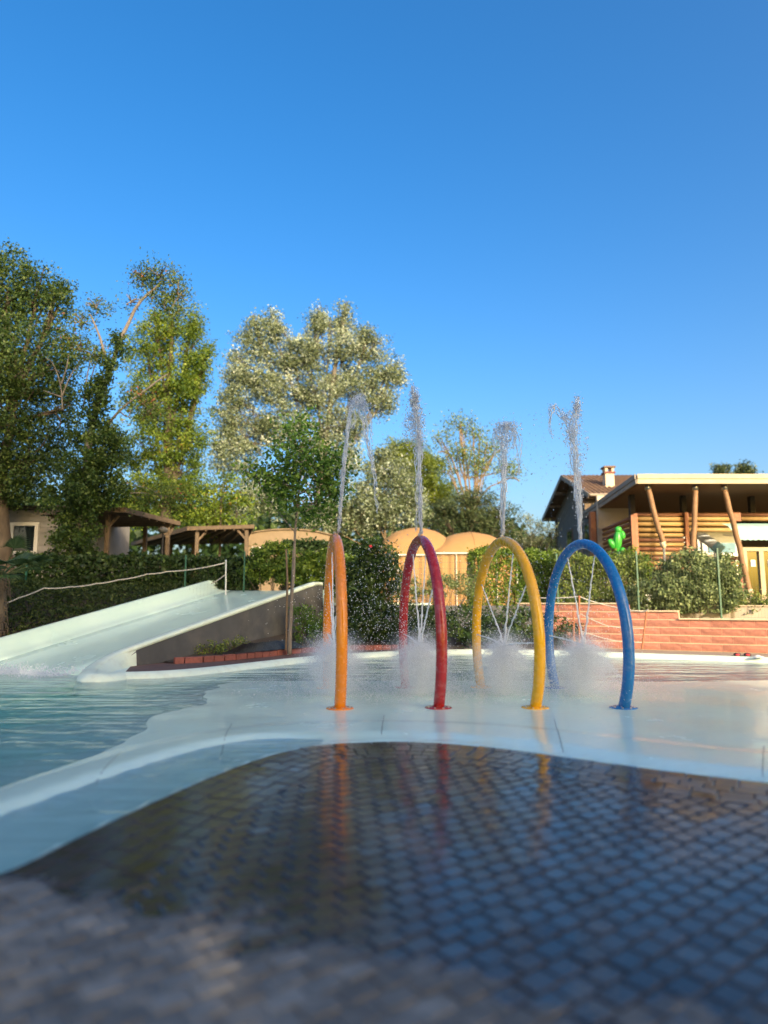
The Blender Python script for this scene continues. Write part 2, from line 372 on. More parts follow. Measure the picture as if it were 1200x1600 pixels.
L = {
 'dark': leaf_mat('dark green leaves', (0.012, 0.03, 0.01), (0.033, 0.07, 0.018), (0.085, 0.135, 0.03)),
 'oak': leaf_mat('mid green leaves', (0.018, 0.042, 0.012), (0.05, 0.095, 0.022), (0.125, 0.175, 0.038)),
 'robinia': leaf_mat('locust leaves', (0.03, 0.06, 0.012), (0.075, 0.125, 0.022), (0.15, 0.19, 0.035), (0.24, 0.09, 0.04)),
 'ivy': leaf_mat('ivy leaves', (0.018, 0.042, 0.01), (0.05, 0.095, 0.018), (0.11, 0.155, 0.03)),
 'green': leaf_mat('bright green leaves', (0.045, 0.095, 0.012), (0.14, 0.21, 0.024), (0.26, 0.32, 0.04), (0.26, 0.14, 0.035)),
 'poplar': leaf_mat('silver poplar leaves', (0.05, 0.08, 0.03), (0.135, 0.175, 0.085), (0.33, 0.40, 0.29), (0.50, 0.55, 0.46), trans=0.2),
 'maple': leaf_mat('fresh maple leaves', (0.03, 0.08, 0.014), (0.07, 0.155, 0.025), (0.15, 0.25, 0.04)),
 'pine': leaf_mat('yellow green pine needles', (0.05, 0.09, 0.012), (0.13, 0.18, 0.02), (0.22, 0.27, 0.035), trans=0.2),
 'cedar': leaf_mat('cedar needles', (0.03, 0.055, 0.025), (0.07, 0.105, 0.045), (0.14, 0.17, 0.07), trans=0.2),
 'olive': leaf_mat('olive leaves', (0.07, 0.09, 0.045), (0.16, 0.19, 0.10), (0.30, 0.33, 0.20)),
 'box': leaf_mat('box hedge leaves', (0.043, 0.091, 0.015), (0.122, 0.207, 0.030), (0.256, 0.342, 0.055)),
 'privet': leaf_mat('privet leaves', (0.061, 0.104, 0.024), (0.152, 0.213, 0.051), (0.317, 0.378, 0.091), (0.403, 0.268, 0.134)),
 'rosemary': leaf_mat('grey green leaves', (0.073, 0.110, 0.044), (0.171, 0.232, 0.091), (0.342, 0.403, 0.183)),
 'juniper': leaf_mat('juniper sprays', (0.014, 0.032, 0.01), (0.036, 0.064, 0.016), (0.08, 0.115, 0.028)),
 'palm': leaf_mat('palm leaves', (0.02, 0.045, 0.016), (0.045, 0.085, 0.03), (0.085, 0.13, 0.05)),
 'brown': leaf_mat('dry brown leaves', (0.10, 0.045, 0.025), (0.19, 0.085, 0.04), (0.28, 0.14, 0.06)),
}

# ================================================================== SETTING
def sstep(a, b, x): 
    t = np.clip((x - a) / (b - a), 0, 1); return t * t * (3 - 2 * t)
def chaikin(pts, it=2):
    for _ in range(it):
        q = [pts[0]]
        for a, b in zip(pts[:-1], pts[1:]): q += [a * 0.75 + b * 0.25, a * 0.25 + b * 0.75]
        pts = q + [pts[-1]]
    return pts
def poly_dist(xy, line):
    best = np.full(len(xy), 1e9)
    for a, b in zip(line[:-1], line[1:]):
        d = b - a; t = np.clip(((xy - a) @ d) / (d @ d), 0, 1)
        best = np.minimum(best, np.linalg.norm(xy - (a + t[:, None] * d), axis=1))
    return best
def smooth_noise(x, y, s, seed=0):
    return np.array([mnoise.noise(Vector((a * s, b * s, seed))) for a, b in zip(x, y)])

# ground sheet to the horizon
o = MB().add([(-600, -300, -0.9), (600, -300, -0.9), (600, 1200, -0.9), (-600, 1200, -0.9)], [(0, 1, 2, 3)]).obj('ground', M['grass']); struct(o)

PAV_Z = 0.03
edge_px = [(0, 1365), (60, 1337), (150, 1292), (250, 1246), (350, 1203), (430, 1175), (500, 1162), (600, 1157), (700, 1160), (800, 1170), (900, 1184), (1000, 1198), (1100, 1210), (1200, 1222)]
EDGE = [Vector((-7.5, -0.5)), Vector((-4.2, 1.0)), Vector((-2.7, 2.35))] + [G(x, y, PAV_Z).xy for x, y in edge_px] + [Vector((4.2, 4.7)), Vector((7.5, 3.9)), Vector((12, 3.2))]
EDGE = chaikin(EDGE, 2); EDGE_NP = np.array([tuple(v) for v in EDGE])
def edge_y(x): return np.interp(x, EDGE_NP[:, 0], EDGE_NP[:, 1])

# pool basin height field
def basin():
    xs = np.arange(-15, 11.01, 0.11); ys = np.arange(-1, 19.5, 0.11)
    gx, gy = np.meshgrid(xs, ys); x = gx.ravel(); y = gy.ravel()
    xy = np.stack([x, y], 1); d = poly_dist(xy, EDGE_NP); inside = y < edge_y(x); d = np.where(inside, -d, d)
    k = sstep(-1.6, -0.2, x); k2 = sstep(0.0, 2.5, x)
    r0 = 0.83 * (1 - k) + 0.38 * k * (1 - k2) + 0.3 * k * k2; r1 = 1.30 * (1 - k) + 1.18 * k
    nz = smooth_noise(x, y, 0.8) ; nz2 = smooth_noise(x, y, 2.5, 4.0)
    pad = 0.014 + 0.006 * nz - sstep(11.2, 12.6, y) * 0.022
    sh = -(x + 2.35 + 0.35 * nz + 0.12 * nz2)
    deep = np.where(sh > 0, np.maximum(-0.055 * sh - 0.008 * sh ** 2, -0.6), 0.0)
    z = np.minimum(pad + np.where(sh > 0, deep, 0), pad)
    ridge = sstep(r0 - 0.10, r0 + 0.06, d) * (1 - sstep(r1 - 0.12, r1 + 0.12, d))
    ch = sstep(0.04, 0.12, d) * (1 - sstep(r0 - 0.1, r0, d))
    chz = -0.05 * (1 - k) + 0.012 * k
    near = 1 - sstep(r1 - 0.1, r1 + 0.1, d)
    z = z * (1 - near) + near * (ridge * (0.036 + 0.004 * nz) + ch * chz + (1 - ridge - ch) * 0.022)
    z = np.where(d < 0, -0.04, z)
    n0, n1 = gx.shape; idx = np.arange(n0 * n1).reshape(n0, n1)
    f = np.stack([idx[:-1, :-1], idx[:-1, 1:], idx[1:, 1:], idx[1:, :-1]], -1).reshape(-1, 4)
    keep = (d[f].min(1) > -0.3)
    o = link('pool_basin', np_mesh('pool_basin', np.stack([x, y, z], 1), f[keep], M['liner'], smooth=True)); struct(o)
    Z = z.reshape(n0, n1)
    def zf(px, py):
        u = (px - xs[0]) / 0.11; v = (py - ys[0]) / 0.11; i, j = int(u), int(v); u -= i; v -= j
        return (Z[j, i] * (1 - u) + Z[j, i + 1] * u) * (1 - v) + (Z[j + 1, i] * (1 - u) + Z[j + 1, i + 1] * u) * v
    return o, zf
BASIN, basin_z = basin()
for (a, b) in (((345, 1172), (362, 1133)), ((596, 1152), (600, 1119)), ((880, 1178), (866, 1126)), ((1192, 1218), (1194, 1168)), ((150, 1222), (188, 1182))):
    A_, B_ = G(*a), G(*b); m_ = 40; wv_ = Vector((-(B_ - A_).y, (B_ - A_).x)).normalized() * 0.0025; vs = []
    for i in range(m_ + 1):
        q = A_.xy.lerp(B_.xy, i / m_)
        for sg in (-1, 1): r_ = q + wv_ * sg; vs.append((r_.x, r_.y, basin_z(r_.x, r_.y) + 0.0035))
    MB().add(vs, [(2 * i, 2 * i + 1, 2 * i + 3, 2 * i + 2) for i in range(m_)]).obj('expansion_joint', M['render'], BASIN)
o = MB().box((-2, 9.2, -0.4), (26, 20.4, 0.8)).obj('pool_water', M['water']); struct(o)

# terrace under the pavers + pavers
inner = [tuple(v) for v in EDGE]
o = MB().prism([(-7.5, -4)] + inner + [(12, -4)], -0.1, PAV_Z - 0.009).obj('paved_terrace', M['joint']); struct(o)
TERR = o
def clip(poly, p, n):
    out = []
    for i, a in enumerate(poly):
        b = poly[(i + 1) % len(poly)]; da = (a - p).dot(n); db = (b - p).dot(n)
        if da >= 0: out.append(a)
        if (da >= 0) != (db >= 0): out.append(a + (b - a) * (da / (da - db)))
    return out
def area(p): return abs(sum(p[i].x * p[(i + 1) % len(p)].y - p[(i + 1) % len(p)].x * p[i].y for i in range(len(p)))) / 2
def edge_frame(s):           # arc length -> point, tangent
    global _cum
    s = max(0, min(s, _cum[-1] - 1e-6)); i = int(np.searchsorted(_cum, s, side='right')) - 1
    a, b = EDGE[i], EDGE[i + 1]; t = (b - a).normalized(); return a + t * (s - _cum[i]), t
_cum = np.concatenate([[0], np.cumsum([(b - a).length for a, b in zip(EDGE[:-1], EDGE[1:])])])
pavers = []                  # convex polygons, seen from above
GAP = 0.0042; ROWH = 0.135; NROW = 5
for r in range(NROW):
    s = 2.5 + 0.1 * (r % 2); 
    while s < _cum[-1] - 3.5:
        ln = random.uniform(0.15, 0.20)
        p0, t0 = edge_frame(s + GAP); p1, t1 = edge_frame(s + ln - GAP)
        n0 = Vector((t0.y, -t0.x)); n1 = Vector((t1.y, -t1.x))
        # smoothed normals keep the courses from crossing
        o0 = 0.02 + r * ROWH + GAP; o1 = 0.02 + (r + 1) * ROWH - GAP
        q = [p0 + n0 * o1, p1 + n1 * o1, p1 + n1 * o0, p0 + n0 * o0]
        if area(q) > 0.004: pavers.append(q)
        s += ln
inner_off = 0.02 + NROW * ROWH
ang = R(38); ca, sa = math.cos(ang), math.sin(ang)
BW, BH = 0.15, 0.112
for j in range(-70, 80):
    for i in range(-60, 70):
        u = i * BW + (BW / 2 if j % 2 else 0); v = j * BH
        cx, cy = u * ca - v * sa, u * sa + v * ca + 3.0
        if abs(cx) > 4.6 or cy < 0.6 or cy > 7.5: continue
        q = [Vector((cx + a * ca - b * sa, cy + a * sa + b * ca)) for a, b in ((-BW / 2 + GAP, -BH / 2 + GAP), (BW / 2 - GAP, -BH / 2 + GAP), (BW / 2 - GAP, BH / 2 - GAP), (-BW / 2 + GAP, BH / 2 - GAP))]
        if cy > edge_y(cx): continue
        sc_ = random.uniform(0.93, 1.0); cen = Vector((cx + random.gauss(0, 0.0015), cy + random.gauss(0, 0.0015))); q = [cen + (p - Vector((cx, cy))) * sc_ + Vector((random.gauss(0, 0.0018), random.gauss(0, 0.0018))) for p in q]
        # clip against the inner edge of the border courses
        c = Vector((cx, cy)); best = None
        for a, b in zip(EDGE[:-1], EDGE[1:]):
            d = b - a; t = max(0, min(1, (c - a).dot(d) / d.length_squared)); pt = a + d * t
            if best is None or (c - pt).length < best[0]: best = ((c - pt).length, pt, d.normalized())
        if best[0] < inner_off + 0.3:
            n = Vector((best[2].y, -best[2].x)); q = clip(q, best[1] + n * (inner_off + GAP), n)
        if len(q) >= 3 and area(q) > 0.003: pavers.append(q)
def paver_geo(mb, q, z, tilt):
    c = sum(q, Vector((0, 0))) / len(q); k = len(q); zz = lambda p: z + (p - c).dot(tilt)
    ins = [c + (p - c) * (1 - 0.009 / max((p - c).length, 0.03)) for p in q]
    vs = [(p.x, p.y, zz(p)) for p in ins] + [(p.x, p.y, zz(p) - 0.006) for p in q] + [(p.x, p.y, PAV_Z - 0.05) for p in q]
    fs = [tuple(range(k))]
    for r in range(2):
        for i in range(k): j = (i + 1) % k; fs.append(((r + 1) * k + i, (r + 1) * k + j, r * k + j, r * k + i))
    mb.add(vs, fs)
def in_view(p):
    if p.y < 1.9: return False
    px = 600 + p.x / p.y * F; return 0 < px < 1200
vis = []
for q in pavers:
    c = sum(q, Vector((0, 0))) / len(q)
    if c.y < 0.5: continue
    vis.append((0 if in_view(c) and c.y > 2.05 else 1, c.length, q))
vis.sort(key=lambda e: (e[0], e[1]))
rest = MB()
for i, (hid, dist, q) in enumerate(vis):
    # orientation: keep counter-clockwise
    if sum((q[(k + 1) % len(q)].x - q[k].x) * (q[(k + 1) % len(q)].y + q[k].y) for k in range(len(q))) > 0: q = q[::-1]
    z = PAV_Z + random.uniform(-0.003, 0.002); tl = Vector((random.gauss(0, 0.009), random.gauss(0, 0.009)))
    if i < 300 and not hid:
        mb = MB(); paver_geo(mb, q, z, tl); mb.obj('paver', M['paver'], TERR)
    else: paver_geo(rest, q, z, tl)
stuff(rest.obj('far_pavers', M['paver'], TERR))

# ------------------------------------------------------------------ far pool kerb, paths, beds
def sweep(path, prof, name, m, parent=None, smooth=True, zoff=None):
    """prof: (offset to the left of travel, z)"""
    n = len(prof); vs = []; fs = []
    for i, p in enumerate(path):
        a = path[max(i - 1, 0)]; b = path[min(i + 1, len(path) - 1)]; t = (b.xy - a.xy).normalized(); nn = Vector((-t.y, t.x))
        z0 = (p.z if len(p) > 2 else 0)
        for s, z in prof: q = p.xy + nn * s; vs.append((q.x, q.y, z0 + z))
    for i in range(len(path) - 1):
        for k in range(n - 1): fs.append((i * n + k, i * n + k + 1, (i + 1) * n + k + 1, (i + 1) * n + k))
    fs += [tuple(range(n)), tuple(range((len(path)) * n - 1, (len(path) - 1) * n - 1, -1))]
    return MB().add(vs, [f[::-1] for f in fs]).obj(name, m, parent, smooth)
def chaik3(p, it=2): return chaikin([Vector((*v.xy, v.z if len(v) > 2 else 0)) for v in p], it)
kerb_px = [(180, 1062), (205, 1062), (260, 1060), (330, 1054), (410, 1044), (500, 1033), (600, 1026), (700, 1022), (850, 1023), (1000, 1029), (1200, 1036)]
KERB = chaik3([G(x, y, 0.0) for x, y in kerb_px] + [Vector((11.5, 13.6, 0))], 2)
KP = []
for i, p in enumerate(KERB):
    a = KERB[max(i - 1, 0)]; b = KERB[min(i + 1, len(KERB) - 1)]; t = (b.xy - a.xy).normalized(); q = p.xy + Vector((-t.y, t.x)) * 0.31; KP.append(Vector((q.x, q.y, 0.108)))
COPING = [(-0.32, -0.36), (-0.27, -0.13), (-0.20, -0.04), (-0.10, 0.008), (-0.02, 0.0), (0.045, -0.01), (0.055, -0.09), (0.0, -0.10)]
o = sweep(KP, COPING, 'pool_kerb', M['coping']); struct(o)
back = [Vector((p.x, p.y)) for p in KERB]
kb = []                                     # kerb's outer line
for i, p in enumerate(KERB):
    a = KERB[max(i - 1, 0)]; b = KERB[min(i + 1, len(KERB) - 1)]; t = (b.xy - a.xy).normalized(); kb.append(p.xy + Vector((-t.y, t.x)) * 0.44)
SPLIT = 2.2; SL_ = (-5.05, 13.85)
lefts = [p for p in kb if p.x < SPLIT]; rights = [p for p in kb if p.x >= SPLIT]
o = MB().prism([tuple(p) for p in lefts] + [(SPLIT, rights[0].y), (SPLIT, 21), (-1.6, 21), (SL_[0] + 0.02, SL_[1])], -0.3, 0.085).obj('brick_path', M['brickpath']); struct(o)
o = MB().prism([(SPLIT, rights[0].y)] + [tuple(p) for p in rights] + [(16, 12.5), (16, 21), (SPLIT, 21)], -0.3, 0.088).obj('poolside_deck', M['concrete']); struct(o)

# ------------------------------------------------------------------ terraces behind
TZ = 1.2; TZL = 1.55
def terrace(name, poly, z, m): struct(MB().prism(poly, -0.9, z).obj(name, m))
CW = [(-2.1, 20.6), (5.1, 20.0)]          # centre retaining wall line
RW0 = Vector((9.45, 17.1)); RWD = Vector((-0.865, 0.5)).normalized()
def rw(t): p = RW0 + RWD * t; return (p.x, p.y)
terrace('upper_terrace', [(-2.1, 20.8), (5.1, 20.25), (rw(3.35)[0] + 0.12, rw(3.35)[1] + 0.22), (rw(3.0)[0] + 0.75, rw(3.0)[1] + 1.3), (rw(-6)[0] + 0.75, rw(-6)[1] + 1.3), (40, 12), (200, 60), (200, 400), (-2.1, 400)], TZ - 0.02, M['grass'])
terrace('lower_bed', [(rw(3.3)[0] + 0.12, rw(3.3)[1] + 0.2), (rw(2.9)[0] + 1.1, rw(2.9)[1] + 1.9), (rw(-6)[0] + 1.1, rw(-6)[1] + 1.9), (rw(-6)[0] + 0.12, rw(-6)[1] + 0.2)], 0.86, M['soil'])
terrace('campsite_terrace', [(-5.6, 22.3), (-2.1, 22.3), (-2.1, 400), (-200, 400), (-200, 20), (-12, 20.5)], TZL, M['grass'])

# ------------------------------------------------------------------ water slide
SL0 = Vector((-5.05, 13.85)); SLD = Vector((0.44, 0.898)).normalized(); SLN = Vector((-SLD.y, SLD.x)); SLL = 6.9; SLW = 3.55; SLTOP = 1.72
def bedz(t): return min(SLTOP, 0.24 + 0.2145 * t)
slide = thing('water_slide', 'wide pale water slide with low side walls running down into the pool', 'slide', (SL0.x, SL0.y, 0))
def slide_strip(name, prof, ts, m, smooth=True):
    vs = []; fs = []; n = len(prof(ts[0]))
    for t in ts:
        for s, z in prof(t): q = SL0 + SLD * t + SLN * s; vs.append((q.x, q.y, z))
    for i in range(len(ts) - 1):
        for k in range(n - 1): fs.append((i * n + k, (i + 1) * n + k, (i + 1) * n + k + 1, i * n + k + 1))
    fs += [tuple(range(n)), tuple(range(len(ts) * n - 1, (len(ts) - 1) * n - 1, -1))]
    return MB().add(vs, fs).obj(name, m, slide, smooth)
tpr = lambda t: 1.0 if t < SLL - 0.15 else max(0.3, 1 - ((t - SLL + 0.15) / 0.55) ** 2)
TS = [x * 0.25 - 3.0 for x in range(int((SLL + 4.4) / 0.25))]
slide_strip('chute', lambda t: [(0.12, bedz(t) - 0.6), (0.12, bedz(t)), (0.9, bedz(t) - 0.012), (1.8, bedz(t) - 0.015), (2.8, bedz(t) - 0.01), (SLW, bedz(t)), (SLW, bedz(t) - 0.6)][::-1], [t for t in TS], M['liner'])
slide_strip('side_wall', lambda t: ([(SLW - 0.5, bedz(t) - 0.3), (SLW - 0.42, bedz(t) + 0.004)] + [(SLW + a, bedz(t) + b * tpr(t)) for a, b in ((-0.22, 0.03), (-0.10, 0.11), (-0.02, 0.24), (0.03, 0.36), (0.08, 0.385), (0.17, 0.38), (0.20, 0.34))] + [(SLW + 0.21, bedz(t) - 0.5)])[::-1], [t for t in TS if -3.0 <= t <= SLL + 0.3], M['liner'])
# right wall: coping sweep, curling round at its foot into the pool kerb
cop = []
for t in [SLL + 0.35 - 0.3 * k for k in range(24)]:
    q = SL0 + SLD * t; cop.append(Vector((q.x, q.y, bedz(max(t, 0)) + 0.22)))
foot = [G(184, 1019, 0.37), G(160, 1033, 0.25), G(145, 1045, 0.16), G(150, 1054, 0.118), KP[0].copy(), KP[2].copy()]
path = chaik3([Vector((p.x, p.y, p.z)) for p in cop if (p.xy - SL0).dot(SLD) > -0.06] + [Vector(f) for f in foot], 2)
cp = sweep(path, COPING, 'coping', M['coping'], slide)
ff = [Vector(f).xy for f in foot] + [Vector((KP[6].x, KP[6].y + 0.1)), SL0 + SLD * 0.5, SL0]
MB().prism([tuple(f) for f in ff][::-1], -0.3, 0.075).obj('foot_fill', M['coping'], slide)
sc_l = [p for p in path if (p.xy - SL0).dot(SLD) < 0.25]; vs = []
for i, p in enumerate(sc_l):
    a = sc_l[max(i - 1, 0)]; b = sc_l[min(i + 1, len(sc_l) - 1)]; t = (b.xy - a.xy).normalized(); n_ = Vector((-t.y, t.x)); k = min(1, i / 6)
    for o_, z_ in ((0.03, p.z - 0.02), (0.07 + 0.05 * k, p.z * 0.6 + 0.03), (0.10 + 0.16 * k, 0.07)): q = p.xy + n_ * o_; vs.append((q.x, q.y, z_))
MB().add(vs, [(3 * i + j, 3 * i + 3 + j, 3 * i + 4 + j, 3 * i + 1 + j) for i in range(len(sc_l) - 1) for j in range(2)]).obj('scoop', M['coping'], slide, True)
# dark rendered flank
mb = MB(); vs = []; ts = [0.0 + k * 0.35 for k in range(22)]
for t in ts:
    t = min(t, SLL + 0.4)
    for s in (-0.03, 0.09):
        q = SL0 + SLD * t + SLN * s; vs += [(q.x, q.y, -0.2), (q.x, q.y, bedz(t) + (0.19 if t > 0.2 else 0.06))]
fs = []
for i in range(len(ts) - 1):
    a = i * 4; fs += [(a, a + 4, a + 5, a + 1), (a + 3, a + 7, a + 6, a + 2), (a + 1, a + 5, a + 7, a + 3)]
fs += [(0, 1, 3, 2), tuple(len(vs) - 4 + k for k in (0, 2, 3, 1))]
mb.add(vs, fs).obj('flank_wall', M['render'], slide)
# thin sheet of water running down, with foam at the foot
pts = []
for _ in range(3500):
    t = -1.25 + random.gauss(0, 0.25); s = random.uniform(0.3, SLW + 0.1); q = SL0 + SLD * t + SLN * s
    pts.append((q.x, q.y, max(bedz(t), 0.0) + abs(random.gauss(0, 0.022))))
stuff(drops('foam', pts, RNG.uniform(0.004, 0.013, len(pts)), M['spray'], slide))

# ------------------------------------------------------------------ centre retaining wall
cw = thing('retaining_wall', 'low grey rendered wall with pale cap behind the spray arches', 'wall', (1.5, 20.3, 0))
MB().beam((-2.2, 20.75, 0.6), (5.2, 20.15, 0.6), 0.22, 1.3).obj('wall', M['render'], cw)
MB().beam((-2.3, 20.76, 1.29), (1.4, 20.46, 1.29), 0.30, 0.07, 0.015).obj('cap', M['coping'], cw)

# ------------------------------------------------------------------ red block wall
rwall = thing('block_wall', 'stepped red split faced block wall with pale caps beside the pool', 'wall', (*rw(0), 0))
BLK = 0.5; CRS = 0.2; NC = lambda t: 4 if t < 2.0 else (5 if t < 3.35 else 6)
ux = Matrix(((RWD.x, -RWD.y, 0), (RWD.y, RWD.x, 0), (0, 0, 1)))
bm_ = MB()
k = 0.018; x, y, z = BLK / 2 - 0.004, 0.1, CRS / 2 - 0.0135
vs = []; gx = [-x, -x * 0.4, x * 0.3, x]; gz = [-z, 0, z]
for zz in gz:
    for xx in gx: vs.append((xx, y - (0.014 if abs(xx) == x or abs(zz) == z else 0.0), zz))
fs = []
for r in range(2):
    for c in range(3): a = r * 4 + c; fs.append((a, a + 4, a + 5, a + 1))
nb = len(vs); vs += [(-x, -y, -z), (x, -y, -z), (x, -y, z), (-x, -y, z)]
fs += [(nb, nb + 1, nb + 2, nb + 3), (nb, nb + 3, 8, 4, 0), (nb + 1, 3, 7, 11, nb + 2), (nb + 3, nb + 2, 11, 10, 9, 8), (nb, 0, 1, 2, 3, nb + 1)]
blk = MB().add(vs, fs).mesh('block', M['block'])
for c in range(6):
    tt = -6.0 + (BLK / 2 if c % 2 else 0)
    while tt < 6.6:
        mid = tt + BLK / 2
        if c < NC(mid) and mid < 6.4:
            q = Vector(rw(mid)) + Vector((0.5, 0.865)) * (0.012 * c + random.uniform(-0.004, 0.002) + 0.1)
            o = link('block', blk, rwall); o.matrix_parent_inverse = Matrix.Identity(4)
            o.location = Vector((q.x, q.y, 0.09 + CRS * (c + 0.5))) - rwall.location
            o.rotation_euler = (0, 0, math.atan2(RWD.y, RWD.x) + random.gauss(0, 0.002))
        tt += BLK
core = MB(); capm = MB()
for (a, b, n) in ((-6, 2.0, 4), (2.0, 3.35, 5), (3.35, 6.4, 6)):
    bk = Vector((0.5, 0.865))
    for c in range(n):
        p = Vector(rw(a)) + bk * (0.016 + 0.012 * c + 0.1); q = Vector(rw(b)) + bk * (0.016 + 0.012 * c + 0.1); zc = 0.09 + CRS * (c + 0.5)
        core.beam((p.x, p.y, zc), (q.x, q.y, zc), 0.19, CRS - 0.002)
    zc = 0.09 + CRS * n; L_ = b - a; m_ = int(L_ / BLK)
    for i in range(m_):
        p = Vector(rw(a + i * L_ / m_ + 0.006)) + bk * (0.08 + 0.012 * n); q = Vector(rw(a + (i + 1) * L_ / m_ - 0.006)) + bk * (0.08 + 0.012 * n)
        MB().beam((p.x, p.y, zc + 0.022), (q.x, q.y, zc + 0.022), 0.27, 0.04, 0.008).obj('cap_stone', M['mortar'], rwall)
core.obj('mortar', M['mortar'], rwall)

a_, b_ = Vector(rw(2.9)) + Vector((0.71, 1.22)), Vector(rw(-6)) + Vector((0.71, 1.22))
lw = thing('low_wall', 'low beige wall behind the lower step of the red block wall', 'wall', (a_.x, a_.y, 0.8))
MB().beam((a_.x, a_.y, 1.02), (b_.x, b_.y, 1.02), 0.1, 0.42).obj('wall', M['stucco'], lw)
MB().beam((a_.x, a_.y, 1.25), (b_.x, b_.y, 1.25), 0.16, 0.04, 0.008).obj('cap', M['mortar'], lw)
# ------------------------------------------------------------------ planting bed beside the slide
bed_front = [G(272, 1036, 0.1), G(330, 1033, 0.1), (G(400, 1027, 0.1)), G(470, 1019, 0.1), G(520, 1016, 0.1), Vector((1.0, 19.0, 0.1)), Vector((5.0, 19.0, 0.1))]
vs = []; fs = []; nb_ = 6
fl = chaik3(bed_front, 1)
bk_ = []
for i, p in enumerate(fl):
    kx = i / (len(fl) - 1); t = 0.9 + kx * 14
    if t < SLL: q = SL0 + SLD * t - SLN * 0.02; b = Vector((q.x, q.y))
    else: b = Vector((max(p.x, -2.0) + 0.1, 20.6))
    for j in range(nb_):
        u = j / (nb_ - 1); q = p.xy * (1 - u) + b * u
        vs.append((q.x, q.y, 0.11 + 0.42 * u * min(1, kx * 3) + 0.03 * mnoise.noise(Vector((q.x * 2, q.y * 2, 0)))))
for i in range(len(fl) - 1):
    for j in range(nb_ - 1): a = i * nb_ + j; fs.append((a, a + nb_, a + nb_ + 1, a + 1))
o = MB().add(vs, fs).obj('planting_bed', M['soil'], None, True); struct(o)
bed = o
# weed cloth, crumpled
mb = MB(); vs = []; n0 = 26; n1 = 12
A, B_, C, D_ = G(350, 1024, 0.22), G(478, 1013, 0.2), G(452, 1001, 0.38), G(380, 1008, 0.42)
for i in range(n0):
    for j in range(n1):
        u, v = i / (n0 - 1), j / (n1 - 1); q = (A * (1 - u) + B_ * u) * (1 - v) + (D_ * (1 - u) + C * u) * v
        vs.append((q.x, q.y, q.z + 0.03 + 0.035 * mnoise.noise(Vector((q.x * 6, q.y * 6, 3)))))
mb.add(vs, [(i * n1 + j, (i + 1) * n1 + j, (i + 1) * n1 + j + 1, i * n1 + j + 1) for i in range(n0 - 1) for j in range(n1 - 1)])
tag(mb.obj('weed_cloth', M['mulch'], None, True), 'crumpled dark weed cloth on the bed under the young tree', 'cloth')
# brick edging
edg = thing('bed_edging', 'row of red edging bricks along the front of the planting bed', 'edging', tuple(fl[0].xy) + (0.08,))
acc = 0
for a, b in zip(fl[:-1], fl[1:]):
    d = b.xy - a.xy; m_ = max(1, int(d.length / 0.24))
    for i in range(m_):
        p = a.xy + d * ((i + 0.04) / m_); q = a.xy + d * ((i + 0.96) / m_)
        if p.x > 0.8: continue
        MB().beam((p.x, p.y, 0.145 + random.uniform(-.008, .008)), (q.x, q.y, 0.145 + random.uniform(-.008, .008)), 0.11, 0.13, 0.008).obj('brick', M['edging'], edg)

# left bank (below the hedge) beside the slide
def bank():
    vs = []; fs = []; nt_ = 30; nw = 12
    for i in range(nt_):
        t = -3.4 + i * (SLL + 4.2) / (nt_ - 1); e = SL0 + SLD * t + SLN * (SLW + 0.30); z0 = max(bedz(t), 0) + 0.22
        o_ = SL0 + SLD * t + SLN * (SLW + 5.5); 
        for j in range(nw):
            u = j / (nw - 1); q = e * (1 - u) + o_ * u; z1 = TZL + 0.25
            vs.append((q.x, q.y, z0 + (z1 - z0) * min(1, u * 1.9) + 0.05 * mnoise.noise(Vector((q.x, q.y, 9)))))
    for i in range(nt_ - 1):
        for j in range(nw - 1): a = i * nw + j; fs.append((a, a + nw, a + nw + 1, a + 1))
    return MB().add(vs, fs).obj('bank', M['soil'], None, True), vs, nt_, nw
bk_o, bk_v, bk_n, bk_w = bank(); struct(bk_o)

